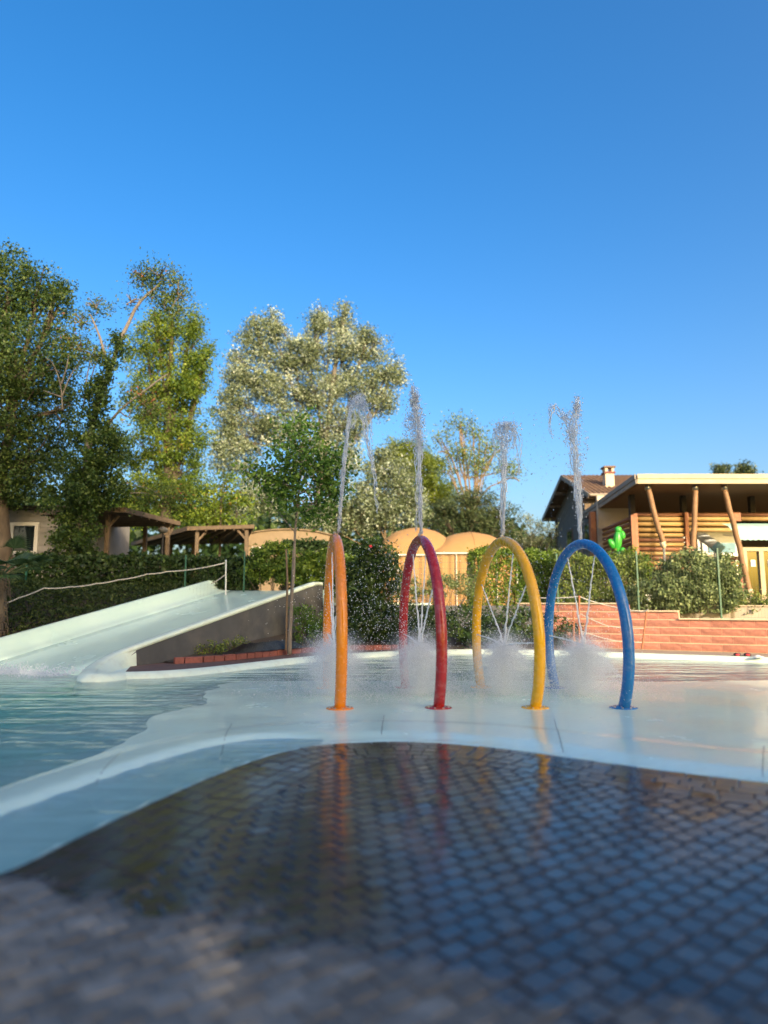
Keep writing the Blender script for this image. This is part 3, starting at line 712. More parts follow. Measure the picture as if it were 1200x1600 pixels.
# ================================================================== SPRAY ARCHES AND THEIR WATER
ARCH = {'orange': ((531, 1106), (512, 1074), 834), 'red': ((685, 1105), (634, 1073), 837), 'yellow': ((836, 1105), (752, 1073), 839), 'blue': ((974, 1105), (868, 1074), 843)}
ACENT = {}
def make_arch(c):
    (nx, ny), (fx, fy), ty = ARCH[c]
    n = G(nx, ny, 0.02); f = G(fx, fy, 0.02); mid = (n + f) / 2; e = (f - n); half = e.length / 2; e.normalize()
    top = P(600, ty, mid.y).z - 0.07
    a = half / 0.84; zr = 0.542; b = top / (1 + zr); zc = zr * b; t0 = math.asin(-zr)
    th = thing('spray_arch', f'{c} painted tubular spray arch standing on the splash pad', 'spray arch', (mid.x, mid.y, 0.0), 'spray arches on the splash pad')
    at = lambda t: mid + e * (-a * math.cos(t)) + Vector((0, 0, zc + b * math.sin(t) - mid.z))
    ts = [t0 + (math.pi - 2 * t0) * i / 72 for i in range(73)]
    MB().tube([at(t) for t in ts], 0.072, 24).obj('tube', M[c], th, True)
    # welded sleeve at the crown
    cr = [at(math.pi / 2 + d) for d in (-0.012, 0.012)]
    MB().tube(cr, 0.0745, 24).obj('weld_seam', M[c], th, True)
    for foot in (at(ts[0]), at(ts[-1])):
        fl_ = MB().lathe((foot.x, foot.y, 0.005), [(0.175, 0), (0.175, 0.012), (0.168, 0.018), (0.09, 0.02), (0.08, 0.035)], 32).obj('base_flange', M[c], th, True)
        for k in range(8):
            q = R(22.5 + 45 * k); MB().lathe((foot.x + 0.135 * math.cos(q), foot.y + 0.135 * math.sin(q), 0.02), [(0.013, 0), (0.013, 0.012), (0.008, 0.016)], 6).obj('bolt', M['steel'], fl_)
    nozz = [R(x) for x in (2, 38, 68, 112, 142, 178)]
    ctr = mid + Vector((0, 0, 0.70))
    for t in nozz:
        p = at(t); d = (ctr - p).normalized(); MB().tube([p + d * 0.06, p + d * 0.088], 0.012, 8).obj('nozzle', M['steel'], th)
    p = at(math.pi / 2); MB().tube([p + Vector((0, 0, 0.06)), p + Vector((0, 0, 0.10))], 0.022, 10).obj('top_nozzle', M['steel'], th)
    ACENT[c] = (mid, e, at, ctr, nozz, p)
for c in ARCH: make_arch(c)

def make_mist():
    m, t, out = new_mat('fine water mist'); tc = N(t, 'ShaderNodeTexCoord')
    ln = N(t, 'ShaderNodeVectorMath', operation='LENGTH'); t.links.new(tc.outputs['Object'], ln.inputs[0])
    f = maprange(t, ln.outputs['Value'], 0.05, 1.0, 1.0, 0.0); f = math_n(t, 'POWER', f, 2.0)
    nz = noise_n(t, 3.5, 3, 0.6, tc.outputs['Object']); f = math_n(t, 'MULTIPLY', f, maprange(t, nz.outputs[0], 0.3, 0.7, 0.35, 1.5))
    v = N(t, 'ShaderNodeVolumeScatter'); v.inputs['Color'].default_value = (0.97, 0.98, 1, 1); v.inputs['Anisotropy'].default_value = 0.1
    t.links.new(math_n(t, 'MULTIPLY', f, MIST), v.inputs['Density']); t.links.new(v.outputs[0], out.inputs['Volume'])
    return m
MIST = 3.2
M['mist'] = make_mist()
def wob(p, s, amp, seed): return Vector(p) + Vector((mnoise.noise(Vector(p) * s + Vector((seed, 0, 0))), mnoise.noise(Vector(p) * s + Vector((0, seed, 9))), mnoise.noise(Vector(p) * s + Vector((5, 9, seed))))) * amp
def lump_tube(mb, pts, rads, n=9, rough=0.25, seed=0.0):
    """water column with an uneven skin"""
    b = len(mb.v); mb.tube(pts, rads, n)
    for i in range(b, len(mb.v)):
        r = rads[min((i - b) // n, len(rads) - 1)]; q = Vector(mb.v[i]); mb.v[i] = tuple(wob(q, 14, r * rough * 2.2, seed))
def gauss3(n, c, s): return np.asarray(c) + RNG.normal(size=(n, 3)) * np.asarray(s)
DROPSCALE = 1.0
# spout outlines: (pixel x, pixel y, half width in pixels) up the rising column, then extra strands
SPOUT = {
 'orange': dict(col=[(529, 832, 2.2), (533, 780, 3), (538, 720, 3.4), (543, 670, 4), (548, 638, 5.5), (557, 620, 9), (566, 616, 9)],
                head=[(558, 628, 11, 10, 320), (568, 636, 9, 12, 150)],
                strands=[[(566, 620), (577, 640), (581, 668), (580, 690)], [(562, 630), (570, 660), (576, 700), (583, 735), (587, 765), (589, 800)], [(556, 635), (566, 655), (568, 675), (575, 700), (585, 738)], [(553, 640), (556, 660), (550, 672)], [(570, 665), (579, 700), (586, 740), (587, 758)], [(565, 625), (574, 650), (572, 690), (578, 715)]]),
 'red': dict(col=[(658, 834, 2.6), (657, 790, 4), (655, 740, 5), (655, 700, 6), (652, 665, 7), (648, 635, 8), (645, 612, 5), (644, 600, 2)],
             head=[(648, 625, 6, 16, 620), (650, 655, 11, 22, 800), (638, 665, 7, 18, 200), (655, 690, 7, 18, 400), (642, 690, 10, 16, 80)],
             strands=[[(651, 830), (652, 780), (650, 730), (649, 700)]]),
 'yellow': dict(col=[(785, 838, 2.4), (786, 800, 5), (787, 760, 6.5), (787, 720, 8), (787, 690, 11), (789, 668, 15), (791, 660, 9)],
                head=[(791, 665, 13, 6, 520), (788, 690, 11, 16, 420), (800, 678, 10, 10, 160), (776, 675, 6, 10, 130), (787, 730, 6, 24, 260)],
                strands=[[(800, 664), (810, 680), (815, 700), (811, 722), (810, 740)], [(803, 670), (807, 690), (809, 715), (811, 745)], [(776, 668), (769, 685), (773, 700), (776, 715)], [(798, 672), (805, 688), (803, 700)]]),
 'blue': dict(col=[(907, 842, 2.2), (905, 800, 5.5), (902, 760, 8), (898, 720, 10), (895, 690, 11), (896, 660, 10), (901, 635, 7), (903, 618, 4)],
              head=[(901, 640, 6, 16, 330), (893, 675, 12, 20, 520), (900, 720, 9, 26, 420), (884, 650, 9, 9, 150), (904, 770, 6, 24, 230), (915, 700, 5, 16, 40), (860, 640, 5, 9, 45)],
              strands=[[(903, 640), (890, 660), (878, 645), (868, 630), (865, 640)], [(888, 668), (876, 652), (862, 634), (856, 645), (860, 660)], [(866, 634), (858, 658), (856, 670), (864, 683)], [(895, 690), (886, 665), (880, 650)]]),
}
def make_water_for(c):
    mid, e, at, ctr, nozz, top = ACENT[c]; D = mid.y; sp = SPOUT[c]; k = D / F
    th = thing('water_fountain', f'clear water spouting above and inside the {c} arch', 'fountain', (mid.x, mid.y, 0.02), 'fountains of the spray arches')
    mb = MB(); seed = hash(c) % 7 if False else {'orange': 1.0, 'red': 2.0, 'yellow': 3.0, 'blue': 4.0}[c]
    # rising column: a bundle of ropey strands round a core
    col = chaikin([Vector((*P(x, y, D), w * k)) for x, y, w in sp['col']], 2) if False else None
    pts = [P(x, y, D) for x, y, w in sp['col']]; ws = [w * k for x, y, w in sp['col']]
    fine = []; fw = []
    for i in range(len(pts) - 1):
        m_ = max(4, int((pts[i + 1] - pts[i]).length / 0.03))
        for j in range(m_): u = j / m_; fine.append(pts[i].lerp(pts[i + 1], u)); fw.append(ws[i] * (1 - u) + ws[i + 1] * u)
    nst = 7
    for s_ in range(nst):
        ph = 2 * math.pi * s_ / nst; q = []; rr = []
        for i, (p, w_) in enumerate(zip(fine, fw)):
            r = w_ * (0.75 if s_ else 0.1); tw = ph + i * 0.06
            a_ = p + Vector((math.cos(tw), math.sin(tw), 0)) * r * (0.7 + 0.5 * mnoise.noise(Vector((i * 0.12, s_, seed))))
            q.append(wob(a_, 7, 0.012 + w_ * 0.3, seed + s_)); thin = max(0.12, 1 - i / len(fine) * 0.9)
            rr.append((0.006 + 0.010 * thin) * (0.55 + 0.65 * abs(mnoise.noise(Vector((i * 0.35, s_ * 3.1, seed))))))
        lump_tube(mb, q, rr, 6, 0.35, seed + s_)
    for st in sp['strands']:
        q = chaikin([P(x, y, D) + Vector((0, random.uniform(-.04, .04), 0)) for x, y in st], 3)
        for rep in range(3):
            qq = [wob(p, 9, 0.05, seed + rep * 3.7) for p in q]
            lump_tube(mb, qq, [0.0075 * (0.35 + 1.1 * abs(mnoise.noise(Vector((i * 0.4, rep * 2.2, seed))))) for i in range(len(qq))], 5, 0.4, seed)
    mb.obj('spout', M['drop'], th, True)
    allp = []; allr = []
    for (x, y, rx, ry, n) in sp['head']:
        p = P(x, y, D); g = gauss3(n, p, (rx * k * 0.62, rx * k * 0.6, ry * k * 0.6)); allp.append(g); allr.append(RNG.uniform(0.004, 0.015, n) * RNG.uniform(0.5, 1.0, n))
    # beads torn off along the column
    n = 500; ii = RNG.integers(0, len(fine), n); base = np.array([fine[i] for i in ii]); wv = np.array([fw[i] for i in ii])
    allp.append(base + RNG.normal(size=(n, 3)) * (wv[:, None] * 0.8)); allr.append(RNG.uniform(0.003, 0.009, n))
    # water falling back
    hz = pts[-1].z; n = {'orange': 260, 'red': 420, 'yellow': 260, 'blue': 520}[c]
    off = {'orange': (0.35, 0.1), 'red': (-0.15, 0.2), 'yellow': (0.05, 0.2), 'blue': (-0.45, 0.25)}[c]
    g = np.stack([pts[-1].x + off[0] + RNG.normal(size=n) * 0.22 , D + off[1] + RNG.normal(size=n) * 0.3, hz - RNG.uniform(0.1, 1, n) ** 1.3 * hz], 1)
    g[:, 0] += (hz - g[:, 2]) * off[0] * 0.12; allp.append(g); allr.append(RNG.uniform(0.003, 0.010, n) * RNG.uniform(0.5, 1, n))
    stuff(drops('droplets', np.concatenate(allp), np.concatenate(allr), M['drop'], th, 0.8))
    # inner jets meeting in the middle
    use = {'orange': (3, 4, 5, 1), 'red': (1, 2, 3, 5), 'yellow': (0, 1, 2, 4, 5), 'blue': (2, 3, 5)}[c]
    for i in use:
        p = at(nozz[i]); d = (ctr - p); q = []; rr = []; m_ = 46
        p = p + d.normalized() * 0.085
        for j in range(m_):
            u = j / (m_ - 1); sag = -0.07 * u * (1 - u) * -1.0
            q.append(wob(p.lerp(ctr, u) + Vector((0, 0, sag)), 9, 0.004 + 0.016 * u * u, seed + i)); rr.append((0.0105 + 0.008 * u) * (0.6 + 0.9 * abs(mnoise.noise(Vector((j * 0.5, i, seed))))))
        mb = MB(); lump_tube(mb, q, rr, 6, 0.35, seed)
        q2 = [wob(x_, 13, 0.026 * (j / m_), seed + 11 + i) for j, x_ in enumerate(q)]; lump_tube(mb, q2[6:], [r * 0.6 for r in rr[6:]], 5, 0.4, seed)
        mb.obj('jet', M['spray'], th, True)
    # splash: dense heart, falling curtain, radial spikes, fine mist over the pad
    H = []; Hr = []
    n = 5000; g = gauss3(n, ctr - Vector((0, 0, 0.08)), (0.15, 0.15, 0.12)); H.append(g); Hr.append(RNG.uniform(0.003, 0.006, n))
    n = 5500; zz = RNG.uniform(0, 1, n) ** 0.9 * 0.72; rad = 0.10 + 0.14 * (0.75 - zz); an = RNG.uniform(0, 2 * math.pi, n); q = np.abs(RNG.normal(size=n)) * rad
    H.append(np.stack([ctr.x + np.cos(an) * q, ctr.y + np.sin(an) * q, 0.02 + zz], 1)); Hr.append(RNG.uniform(0.003, 0.006, n))
    for s_ in range(44):
        an = random.uniform(0, 2 * math.pi); el = random.uniform(-0.1, 0.9); v = random.uniform(0.9, 2.2); n = random.randint(60, 190)
        tt = RNG.uniform(0.02, 0.30, n); dv = Vector((math.cos(an) * math.cos(el), math.sin(an) * math.cos(el), math.sin(el))) * v
        g = np.stack([ctr.x + dv.x * tt, ctr.y + dv.y * tt, ctr.z - 0.12 + dv.z * tt - 4.9 * tt ** 2], 1) + RNG.normal(size=(n, 3)) * (0.006 + 0.05 * tt[:, None])
        g = g[g[:, 2] > 0.02]; H.append(g); Hr.append(RNG.uniform(0.002, 0.007, len(g)))
    n = 8000; an = RNG.uniform(0, 2 * math.pi, n); q = np.abs(RNG.normal(size=n)) * 0.7; zz = np.abs(RNG.normal(size=n)) * 0.15
    H.append(np.stack([ctr.x + np.cos(an) * q, ctr.y + 0.25 + np.sin(an) * q, 0.02 + zz], 1)); Hr.append(RNG.uniform(0.002, 0.0055, n))
    n = 700; g = gauss3(n, ctr + Vector((0, 0.4, 0.25)), (0.42, 0.5, 0.45)); g = g[g[:, 2] > 0.03]; H.append(g); Hr.append(RNG.uniform(0.003, 0.008, len(g)))
    stuff(drops('splash', np.concatenate(H), np.concatenate(Hr), M['spray'], th, 0.6))
    return th
def make_mist_for(c, th):
    mid, e, at, ctr, nozz, top = ACENT[c]; mb = MB(); mb.ell((0, 0, 0), (1, 1, 1), 24, 14)
    o = mb.obj('mist', M['mist'], th); o.matrix_parent_inverse = Matrix.Identity(4); o.location = Vector((mid.x, mid.y + 0.15, 0.45)) - th.location; o.scale = (0.72, 0.85, 0.62); stuff(o)
for c in ARCH: make_mist_for(c, make_water_for(c))
# rain of drops over the pad between the orange and red arches
n = 900; p0 = P(595, 900, 10.2)
g = np.stack([p0.x + RNG.normal(size=n) * 0.38, 10.2 + RNG.normal(size=n) * 0.5, RNG.uniform(0.05, 2.2, n) ** 1.0], 1)
o = drops('falling_spray', g, RNG.uniform(0.003, 0.0095, n) * RNG.uniform(0.6, 1, n), M['spray'], None, 1.0); stuff(o); tag(o, 'loose drops of spray falling between the orange and red arches', 'spray')

# ================================================================== VEGETATION
DENS = 2.6
def blob_pts(blobs, D, dens, csize, per, seed_off=0, shell=0.35, dj=None, jit=0.35, cull=-0.28):
    """leaf clumps through crown lobes given as pixel ellipses at depth D"""
    P_, V_ = [], []
    for (cx, cy, rx, ry) in blobs:
        c = np.array(P(cx, cy, D)); rx_, rz_ = rx * D / F, ry * D / F; ry_ = (rx_ + rz_) / 2 if dj is None else dj * rx_
        if len(blobs) > 1: c[1] += RNG.uniform(-0.35, 0.35) * ry_
        n = max(6, int(DENS * dens * (rx_ * rz_ + rx_ * ry_ + rz_ * ry_) * 4.2 / 3))
        d = RNG.normal(size=(n, 3)); d /= np.linalg.norm(d, axis=1)[:, None]
        # uneven outline: the lobe's radius varies with direction
        q = np.array([mnoise.noise(Vector(x) * 1.7 + Vector((cx * 0.1, cy * 0.1, seed_off))) for x in d])
        r = (shell + (1 - shell) * RNG.uniform(0, 1, n) ** 0.5) * (1 + jit * q)
        cc = c + d * r[:, None] * np.array([rx_, ry_, rz_])
        keep = np.array([mnoise.noise(Vector(x) * (0.9 / max(csize, 0.2)) * 0.5 + Vector((seed_off, 3, 1))) for x in cc]) > cull
        cc = cc[keep]; n = len(cc)
        k = RNG.poisson(per, n); idx = np.repeat(np.arange(n), k)
        pts = cc[idx] + RNG.normal(size=(len(idx), 3)) * csize * np.array([1, 1, 0.75])
        cv = RNG.normal(0.45, 0.17, n); V_.append(cv[idx] + RNG.normal(0, 0.16, len(idx))); P_.append(pts)
    return np.concatenate(P_), np.concatenate(V_)
def limb(mb, pts, r0, r1, n=7):
    pts = chaikin([Vector(p) for p in pts], 2); m_ = len(pts)
    mb.tube([wob(p, 1.5, r0 * 0.5, 2.0) for p in pts], [r0 + (r1 - r0) * (i / (m_ - 1)) ** 0.8 for i in range(m_)], n)
def tree(name, label, cat, D, base, blobs, leafm, leaf, dens, csize, per, trunk_r=0.2, bark='bark', group=None, zbase=None, aspect=0.6, twigs=14, extra=None, shell=0.35, trunkpx=None, jit=0.35, up=0.4, limbs=1.0, vs=0.0, ulo=0.25, cull=-0.28):
    b = P(base[0], base[1], D)
    if zbase is not None: b.z = zbase
    t = thing(name, label, cat, b, group)
    mb = MB(); top = min(blobs, key=lambda q: q[1]); tp = P(top[0], top[1], D)
    trunk = [b - Vector((0, 0, 0.2))] + ([P(x, y, D) for x, y in trunkpx] if trunkpx else [b.lerp(tp, 0.33) + Vector((0.15, 0, 0)), b.lerp(tp, 0.66), tp])
    limb(mb, trunk, trunk_r, trunk_r * 0.15, 9)
    for (cx, cy, rx, ry) in blobs:
        c = P(cx, cy, D); u = ulo + 0.45 * random.random(); k = min(len(trunk) - 2, int(u * (len(trunk) - 1))); s = trunk[k].lerp(trunk[k + 1], u * (len(trunk) - 1) - k)
        if s.z > c.z: s = Vector((s.x, s.y, max(c.z - 0.3, trunk[0].z + 0.5)))
        if limbs == 0: s = c - Vector((0, 0, 0.3))
        else: limb(mb, [s, s.lerp(c, 0.5) + Vector((0, 0, -0.1)), c], trunk_r * 0.35 * limbs, trunk_r * 0.1 * limbs, 6)
        for _ in range(twigs // 2):
            d = Vector((random.gauss(0, 1), random.gauss(0, 1), random.gauss(0.3, 0.8))).normalized()
            e_ = c + Vector((d.x * rx, d.y * rx, d.z * ry)) * (D / F) * 0.85; limb(mb, [c.lerp(s, random.uniform(0, 0.4)), c.lerp(e_, 0.5), e_], trunk_r * 0.12, 0.01, 4)
    if extra: extra(mb)
    mb.obj('trunk', M[bark], t, True)
    pts, v = blob_pts(blobs, D, dens, csize, per, seed_off=base[0] * 0.01, shell=shell, jit=jit, cull=cull)
    leaves('crown', pts, leaf, v + vs, L[leafm], t, aspect, up)
    return t
# -- left: broad dark tree
tree('broadleaf_tree', 'tall dense dark green tree rising over the grey mobile home', 'tree', 23.5, (15, 900), [(15, 450, 55, 60), (60, 455, 42, 45), (92, 480, 26, 38), (-35, 540, 90, 110), (35, 560, 70, 80), (80, 570, 36, 60), (20, 660, 80, 85), (-40, 700, 90, 100), (55, 720, 52, 60), (20, 755, 60, 36), (-60, 430, 70, 70), (98, 640, 18, 40)],
     'oak', 0.105, 7.5, 0.2, 52, 0.38, 'bark', zbase=TZL)
# -- leaning ivy-clad locust
def ivy_extra(mb):
    D = 21.5
    limb(mb, [P(150, 640, D), P(178, 560, D), P(205, 490, D), P(250, 440, D)], 0.11, 0.03, 8)
    limb(mb, [P(168, 575, D), P(155, 520, D), P(140, 490, D)], 0.07, 0.02, 6)
    limb(mb, [P(150, 690, D), P(185, 640, D), P(240, 600, D), P(262, 585, D)], 0.06, 0.015, 6)
    limb(mb, [P(185, 640, D), P(200, 655, D), P(205, 640, D)], 0.03, 0.012, 5)
    for a in ([(98, 640), (96, 600), (82, 565), (72, 560)], [(96, 600), (104, 575), (108, 550)], [(97, 620), (112, 580), (125, 570)], [(96, 620), (80, 615), (68, 610)], [(130, 640), (138, 570), (150, 540)], [(140, 600), (148, 570), (165, 535)]):
        limb(mb, [P(x, y, D) for x, y in a], 0.03, 0.01, 5)
T2 = tree('locust_tree', 'leaning locust tree with ivy covered trunk and feathery top', 'tree', 21.5, (120, 905), [(250, 432, 42, 20), (278, 462, 22, 34), (222, 430, 20, 16), (255, 470, 26, 26), (205, 470, 18, 14), (150, 478, 24, 16), (128, 500, 22, 14), (110, 540, 20, 20), (128, 545, 26, 22), (150, 560, 20, 20), (232, 640, 34, 26), (255, 770, 60, 22)],
     'robinia', 0.105, 9.0, 0.2, 36, 0.24, 'greybark', zbase=TZL, aspect=0.4, extra=ivy_extra, trunkpx=[(130, 780), (140, 690), (152, 630), (178, 560)], shell=0.1, limbs=0, vs=0.05)
pts, v = blob_pts([(118, 835, 38, 52), (142, 755, 50, 46), (145, 690, 40, 55), (152, 620, 20, 40), (168, 575, 13, 26), (183, 535, 11, 24), (175, 700, 26, 40), (110, 770, 40, 60), (128, 880, 26, 24), (168, 770, 30, 24)], 21.2, 13.0, 0.12, 44, 3.0, 0.2)
leaves('ivy', pts, 0.085, v - 0.06, L['ivy'], T2, 0.85, 0.1)
# -- tall green tree behind
tree('columnar_tree', 'tall upright bright green tree between the locust and the silver poplar', 'tree', 32, (255, 900), [(248, 515, 24, 40), (268, 505, 18, 36), (300, 508, 13, 30), (298, 540, 22, 42), (319, 572, 10, 34), (232, 560, 40, 50), (285, 590, 36, 50), (305, 610, 18, 44), (220, 620, 34, 44), (260, 650, 56, 50), (300, 690, 26, 46), (235, 700, 50, 46), (285, 740, 38, 46), (240, 770, 60, 46), (305, 790, 28, 46), (200, 800, 40, 40)],
     'green', 0.12, 7.0, 0.2, 60, 0.4, 'bark', zbase=TZL, jit=0.75, cull=-0.08, vs=-0.09)
# -- silver poplar
tree('silver_poplar', 'large silver poplar with pale shimmering leaves against the sky', 'tree', 38, (470, 900), [(398, 540, 32, 36), (425, 520, 22, 26), (446, 560, 26, 28), (495, 510, 17, 24), (537, 506, 19, 26), (540, 545, 40, 34), (580, 545, 28, 26), (480, 560, 34, 34), (385, 585, 34, 30), (372, 620, 26, 34), (430, 610, 50, 36), (500, 610, 52, 42), (560, 600, 46, 42), (610, 592, 24, 22), (598, 630, 26, 24), (390, 665, 44, 36), (355, 650, 22, 30), (450, 670, 46, 36), (535, 665, 46, 34), (370, 720, 44, 34), (400, 775, 52, 36), (350, 690, 18, 30), (520, 720, 60, 36), (397, 503, 7, 18), (427, 497, 7, 16), (497, 488, 8, 18), (539, 482, 8, 16), (575, 520, 9, 16), (364, 560, 7, 18), (618, 575, 9, 13), (455, 540, 8, 18), (516, 508, 8, 16)],
     'poplar', 0.115, 7.2, 0.23, 54, 0.36, 'greybark', zbase=TZL, aspect=0.8, twigs=16, shell=0.2, jit=0.6, limbs=0.4, vs=0.12, cull=-0.12)
tree('poplar_sucker', 'bushy silver poplar growth behind the orange arch', 'tree', 34, (600, 900), [(600, 730, 26, 40), (575, 770, 30, 40), (625, 760, 26, 44), (605, 800, 46, 34), (560, 810, 36, 30), (648, 790, 20, 36), (530, 800, 30, 34), (500, 815, 28, 24)],
     'poplar', 0.125, 6.2, 0.22, 44, 0.12, 'palebark', zbase=TZ, aspect=0.8, shell=0.15, jit=0.5, vs=0.1)
tree('yellow_green_shrub', 'tall yellow green shrub standing behind the wooden carports', 'shrub', 30, (335, 890), [(335, 790, 30, 36), (348, 760, 18, 30), (320, 815, 22, 26), (372, 800, 26, 30)], 'green', 0.15, 4.2, 0.18, 36, 0.1, zbase=TZL)
# -- background green between
tree('stone_pine', 'yellow green umbrella pine behind the tan tents', 'tree', 52, (655, 900), [(640, 712, 34, 24), (668, 735, 30, 24), (690, 770, 26, 22), (625, 700, 22, 16), (655, 765, 36, 26), (610, 740, 26, 26)], 'pine', 0.26, 5.0, 0.32, 46, 0.3, zbase=TZ, aspect=0.3)
def pruned_extra(mb):
    D = 41
    for a in ([(738, 835), (735, 770), (728, 715), (722, 672)], [(738, 820), (742, 760), (741, 700), (738, 668)], [(740, 800), (752, 750), (757, 710), (762, 690)], [(736, 800), (716, 748), (706, 715), (690, 690)], [(742, 790), (762, 762), (778, 755)], [(735, 780), (722, 740), (712, 690)], [(745, 770), (748, 720), (750, 680)], [(742, 760), (765, 730), (775, 700)], [(706, 715), (696, 705), (684, 706)], [(728, 715), (718, 690), (720, 660)], [(757, 735), (770, 712), (790, 695)], [(778, 755), (800, 745), (812, 752)]):
        limb(mb, [P(x, y, D) for x, y in a], 0.075, 0.025, 6)
tree('pollarded_tree', 'pollarded tree with bare tan branches and sparse leaves', 'tree', 41, (738, 880), [(720, 662, 24, 12), (690, 685, 18, 12), (742, 680, 18, 14), (765, 700, 22, 16), (712, 710, 24, 18), (790, 735, 26, 14), (745, 730, 24, 24), (700, 735, 18, 12)], 'privet', 0.14, 4.6, 0.35, 26, 0.16, 'palebark', zbase=TZ, extra=pruned_extra, twigs=10, shell=0.0)
tree('cedar_tree', 'spreading dark cedar below the pollarded tree behind the tents', 'tree', 38, (725, 880), [(725, 795, 54, 18), (700, 820, 44, 18), (755, 815, 44, 18), (740, 775, 36, 14), (785, 800, 26, 10), (690, 795, 26, 14), (780, 830, 30, 16)], 'cedar', 0.26, 4.0, 0.24, 36, 0.3, zbase=TZ, aspect=0.2)
tree('olive_tree', 'pale rounded olive tree between the tents and the gabled house', 'tree', 33, (835, 880), [(830, 835, 30, 26), (848, 845, 24, 24), (812, 850, 22, 20), (862, 835, 10, 16)], 'olive', 0.15, 4.2, 0.16, 36, 0.12, 'greybark', zbase=TZ, aspect=0.3)
tree('cypress_tree', 'small treetop showing over the left end of the pavilion roof ridge', 'tree', 62, (1128, 850), [(1128, 735, 14, 11), (1130, 760, 20, 22)], 'cedar', 0.3, 3, 0.25, 40, 0.25, zbase=TZ, aspect=0.4)
tree('cypress_tree', 'broader treetop showing over the pavilion roof beside the smaller one', 'tree', 62, (1160, 850), [(1158, 733, 14, 10), (1170, 736, 12, 9), (1162, 760, 24, 22)], 'cedar', 0.3, 3, 0.25, 40, 0.25, zbase=TZ, aspect=0.4)
# -- young tree in the bed
SD = 16.6
def sap_extra(mb): limb(mb, [P(452, 1003, SD), P(455, 930, SD), P(458, 860, SD)], 0.03, 0.025, 6)
tree('young_tree', 'slender young tree with fresh green crown beside the slide wall', 'tree', SD, (453, 1003), [(470, 715, 46, 34), (440, 752, 42, 26), (508, 735, 32, 36), (468, 672, 24, 22), (500, 782, 32, 34), (415, 742, 26, 16), (455, 780, 34, 22), (520, 770, 18, 30), (395, 740, 14, 10)],
     'maple', 0.10, 9.5, 0.2, 36, 0.062, 'greybark', zbase=0.3, extra=sap_extra, trunkpx=[(456, 930), (460, 850), (468, 760), (470, 690)], aspect=0.75, shell=0.15, ulo=0.52)
MB().tube([P(449, 1003, SD) + Vector((-0.03, 0, -0.2)), P(449, 905, SD), P(447, 858, SD)], 0.025, 8).obj('stake', M['oldtimber'], [o for o in bpy.data.objects if o.name.startswith('young_tree')][0])

# -- far wood closing the view
n = 26000; pxs = RNG.uniform(-300, 1500, n); Dw = RNG.uniform(72, 95, n)
top = np.interp(pxs, [-300, 0, 300, 560, 700, 800, 830, 880, 1000, 1500], [760, 770, 790, 790, 800, 815, 840, 845, 800, 790]) + 14 * np.array([mnoise.noise(Vector((p * 0.025, d * 0.2, 0))) for p, d in zip(pxs, Dw)])
zt_ = CAM_H + (HOR - top) / F * Dw; zz_ = TZ + (zt_ - TZ) * RNG.uniform(0, 1, n) ** 0.7
o = leaves('far_wood', np.stack([(pxs - 600) / F * Dw, Dw, zz_], 1), 0.95, RNG.normal(0.42, 0.2, n), L['dark'], None, 0.8, 0.3); stuff(o); tag(o, 'far belt of dark green trees behind the campsite', 'wood')
# -- hedges and bushes
def hedge(name, label, p0, p1, depth, z0, z1, leafm, leaf, per_m2, group=None, wav=0.12, cat='hedge', aspect=0.6):
    """clipped hedge between two ground points: leaves on an uneven box skin round dark stems"""
    p0, p1 = Vector(p0), Vector(p1); d = p1 - p0; ln = d.length; d.normalize(); nrm = Vector((-d.y, d.x))
    t = thing(name, label, cat, ((p0.x + p1.x) / 2, (p0.y + p1.y) / 2, z0), group)
    h = z1 - z0; A_f = ln * h; A_t = ln * depth; n = int(1.7 * per_m2 * (2 * A_f + A_t + 2 * depth * h)); pr = np.array([A_f, A_f * 0.6, A_t, depth * h, depth * h]); pr /= pr.sum()
    which = RNG.choice(5, n, p=pr); u = RNG.uniform(0, 1, n) * ln; wv = RNG.uniform(-0.5, 0.5, n) * depth; z = RNG.uniform(0, 1, n) * h
    wv = np.where(which == 0, -depth / 2, wv); wv = np.where(which == 1, depth / 2, wv); z = np.where(which == 2, h, z); u = np.where(which == 3, 0, u); u = np.where(which == 4, ln, u)
    nz = smooth_noise(u + p0.x * 3, z + wv, 1.4, 2.0); nz2 = smooth_noise(u, z + wv * 2, 4.0, 7.0)
    k = 1 + (nz * wav + nz2 * wav * 0.5) - np.abs(RNG.normal(0, 0.06, n))
    wv = wv * k; z = z * (0.9 + 0.1 * k + nz * wav * 0.6) ; x = p0.x + d.x * u + nrm.x * wv; y = p0.y + d.y * u + nrm.y * wv
    pts = np.stack([x, y, z0 + z], 1) + RNG.normal(size=(n, 3)) * 0.05
    leaves('foliage', pts, leaf, 0.45 + nz2 * 0.35 + RNG.normal(0, 0.17, n), L[leafm], t, aspect, 0.3)
    mb = MB(); m_ = max(2, int(ln / 0.5))
    for i in range(m_):
        q = p0 + d * ((i + 0.5) / m_ * ln)
        for _ in range(3): limb(mb, [(q.x, q.y, z0 - 0.1), (q.x + random.uniform(-.15, .15), q.y, z0 + h * 0.5), (q.x + random.uniform(-.25, .25), q.y + random.uniform(-.2, .2), z0 + h * 0.92)], 0.025, 0.01, 4)
    mb.obj('stems', M['bark'], t)
    return t
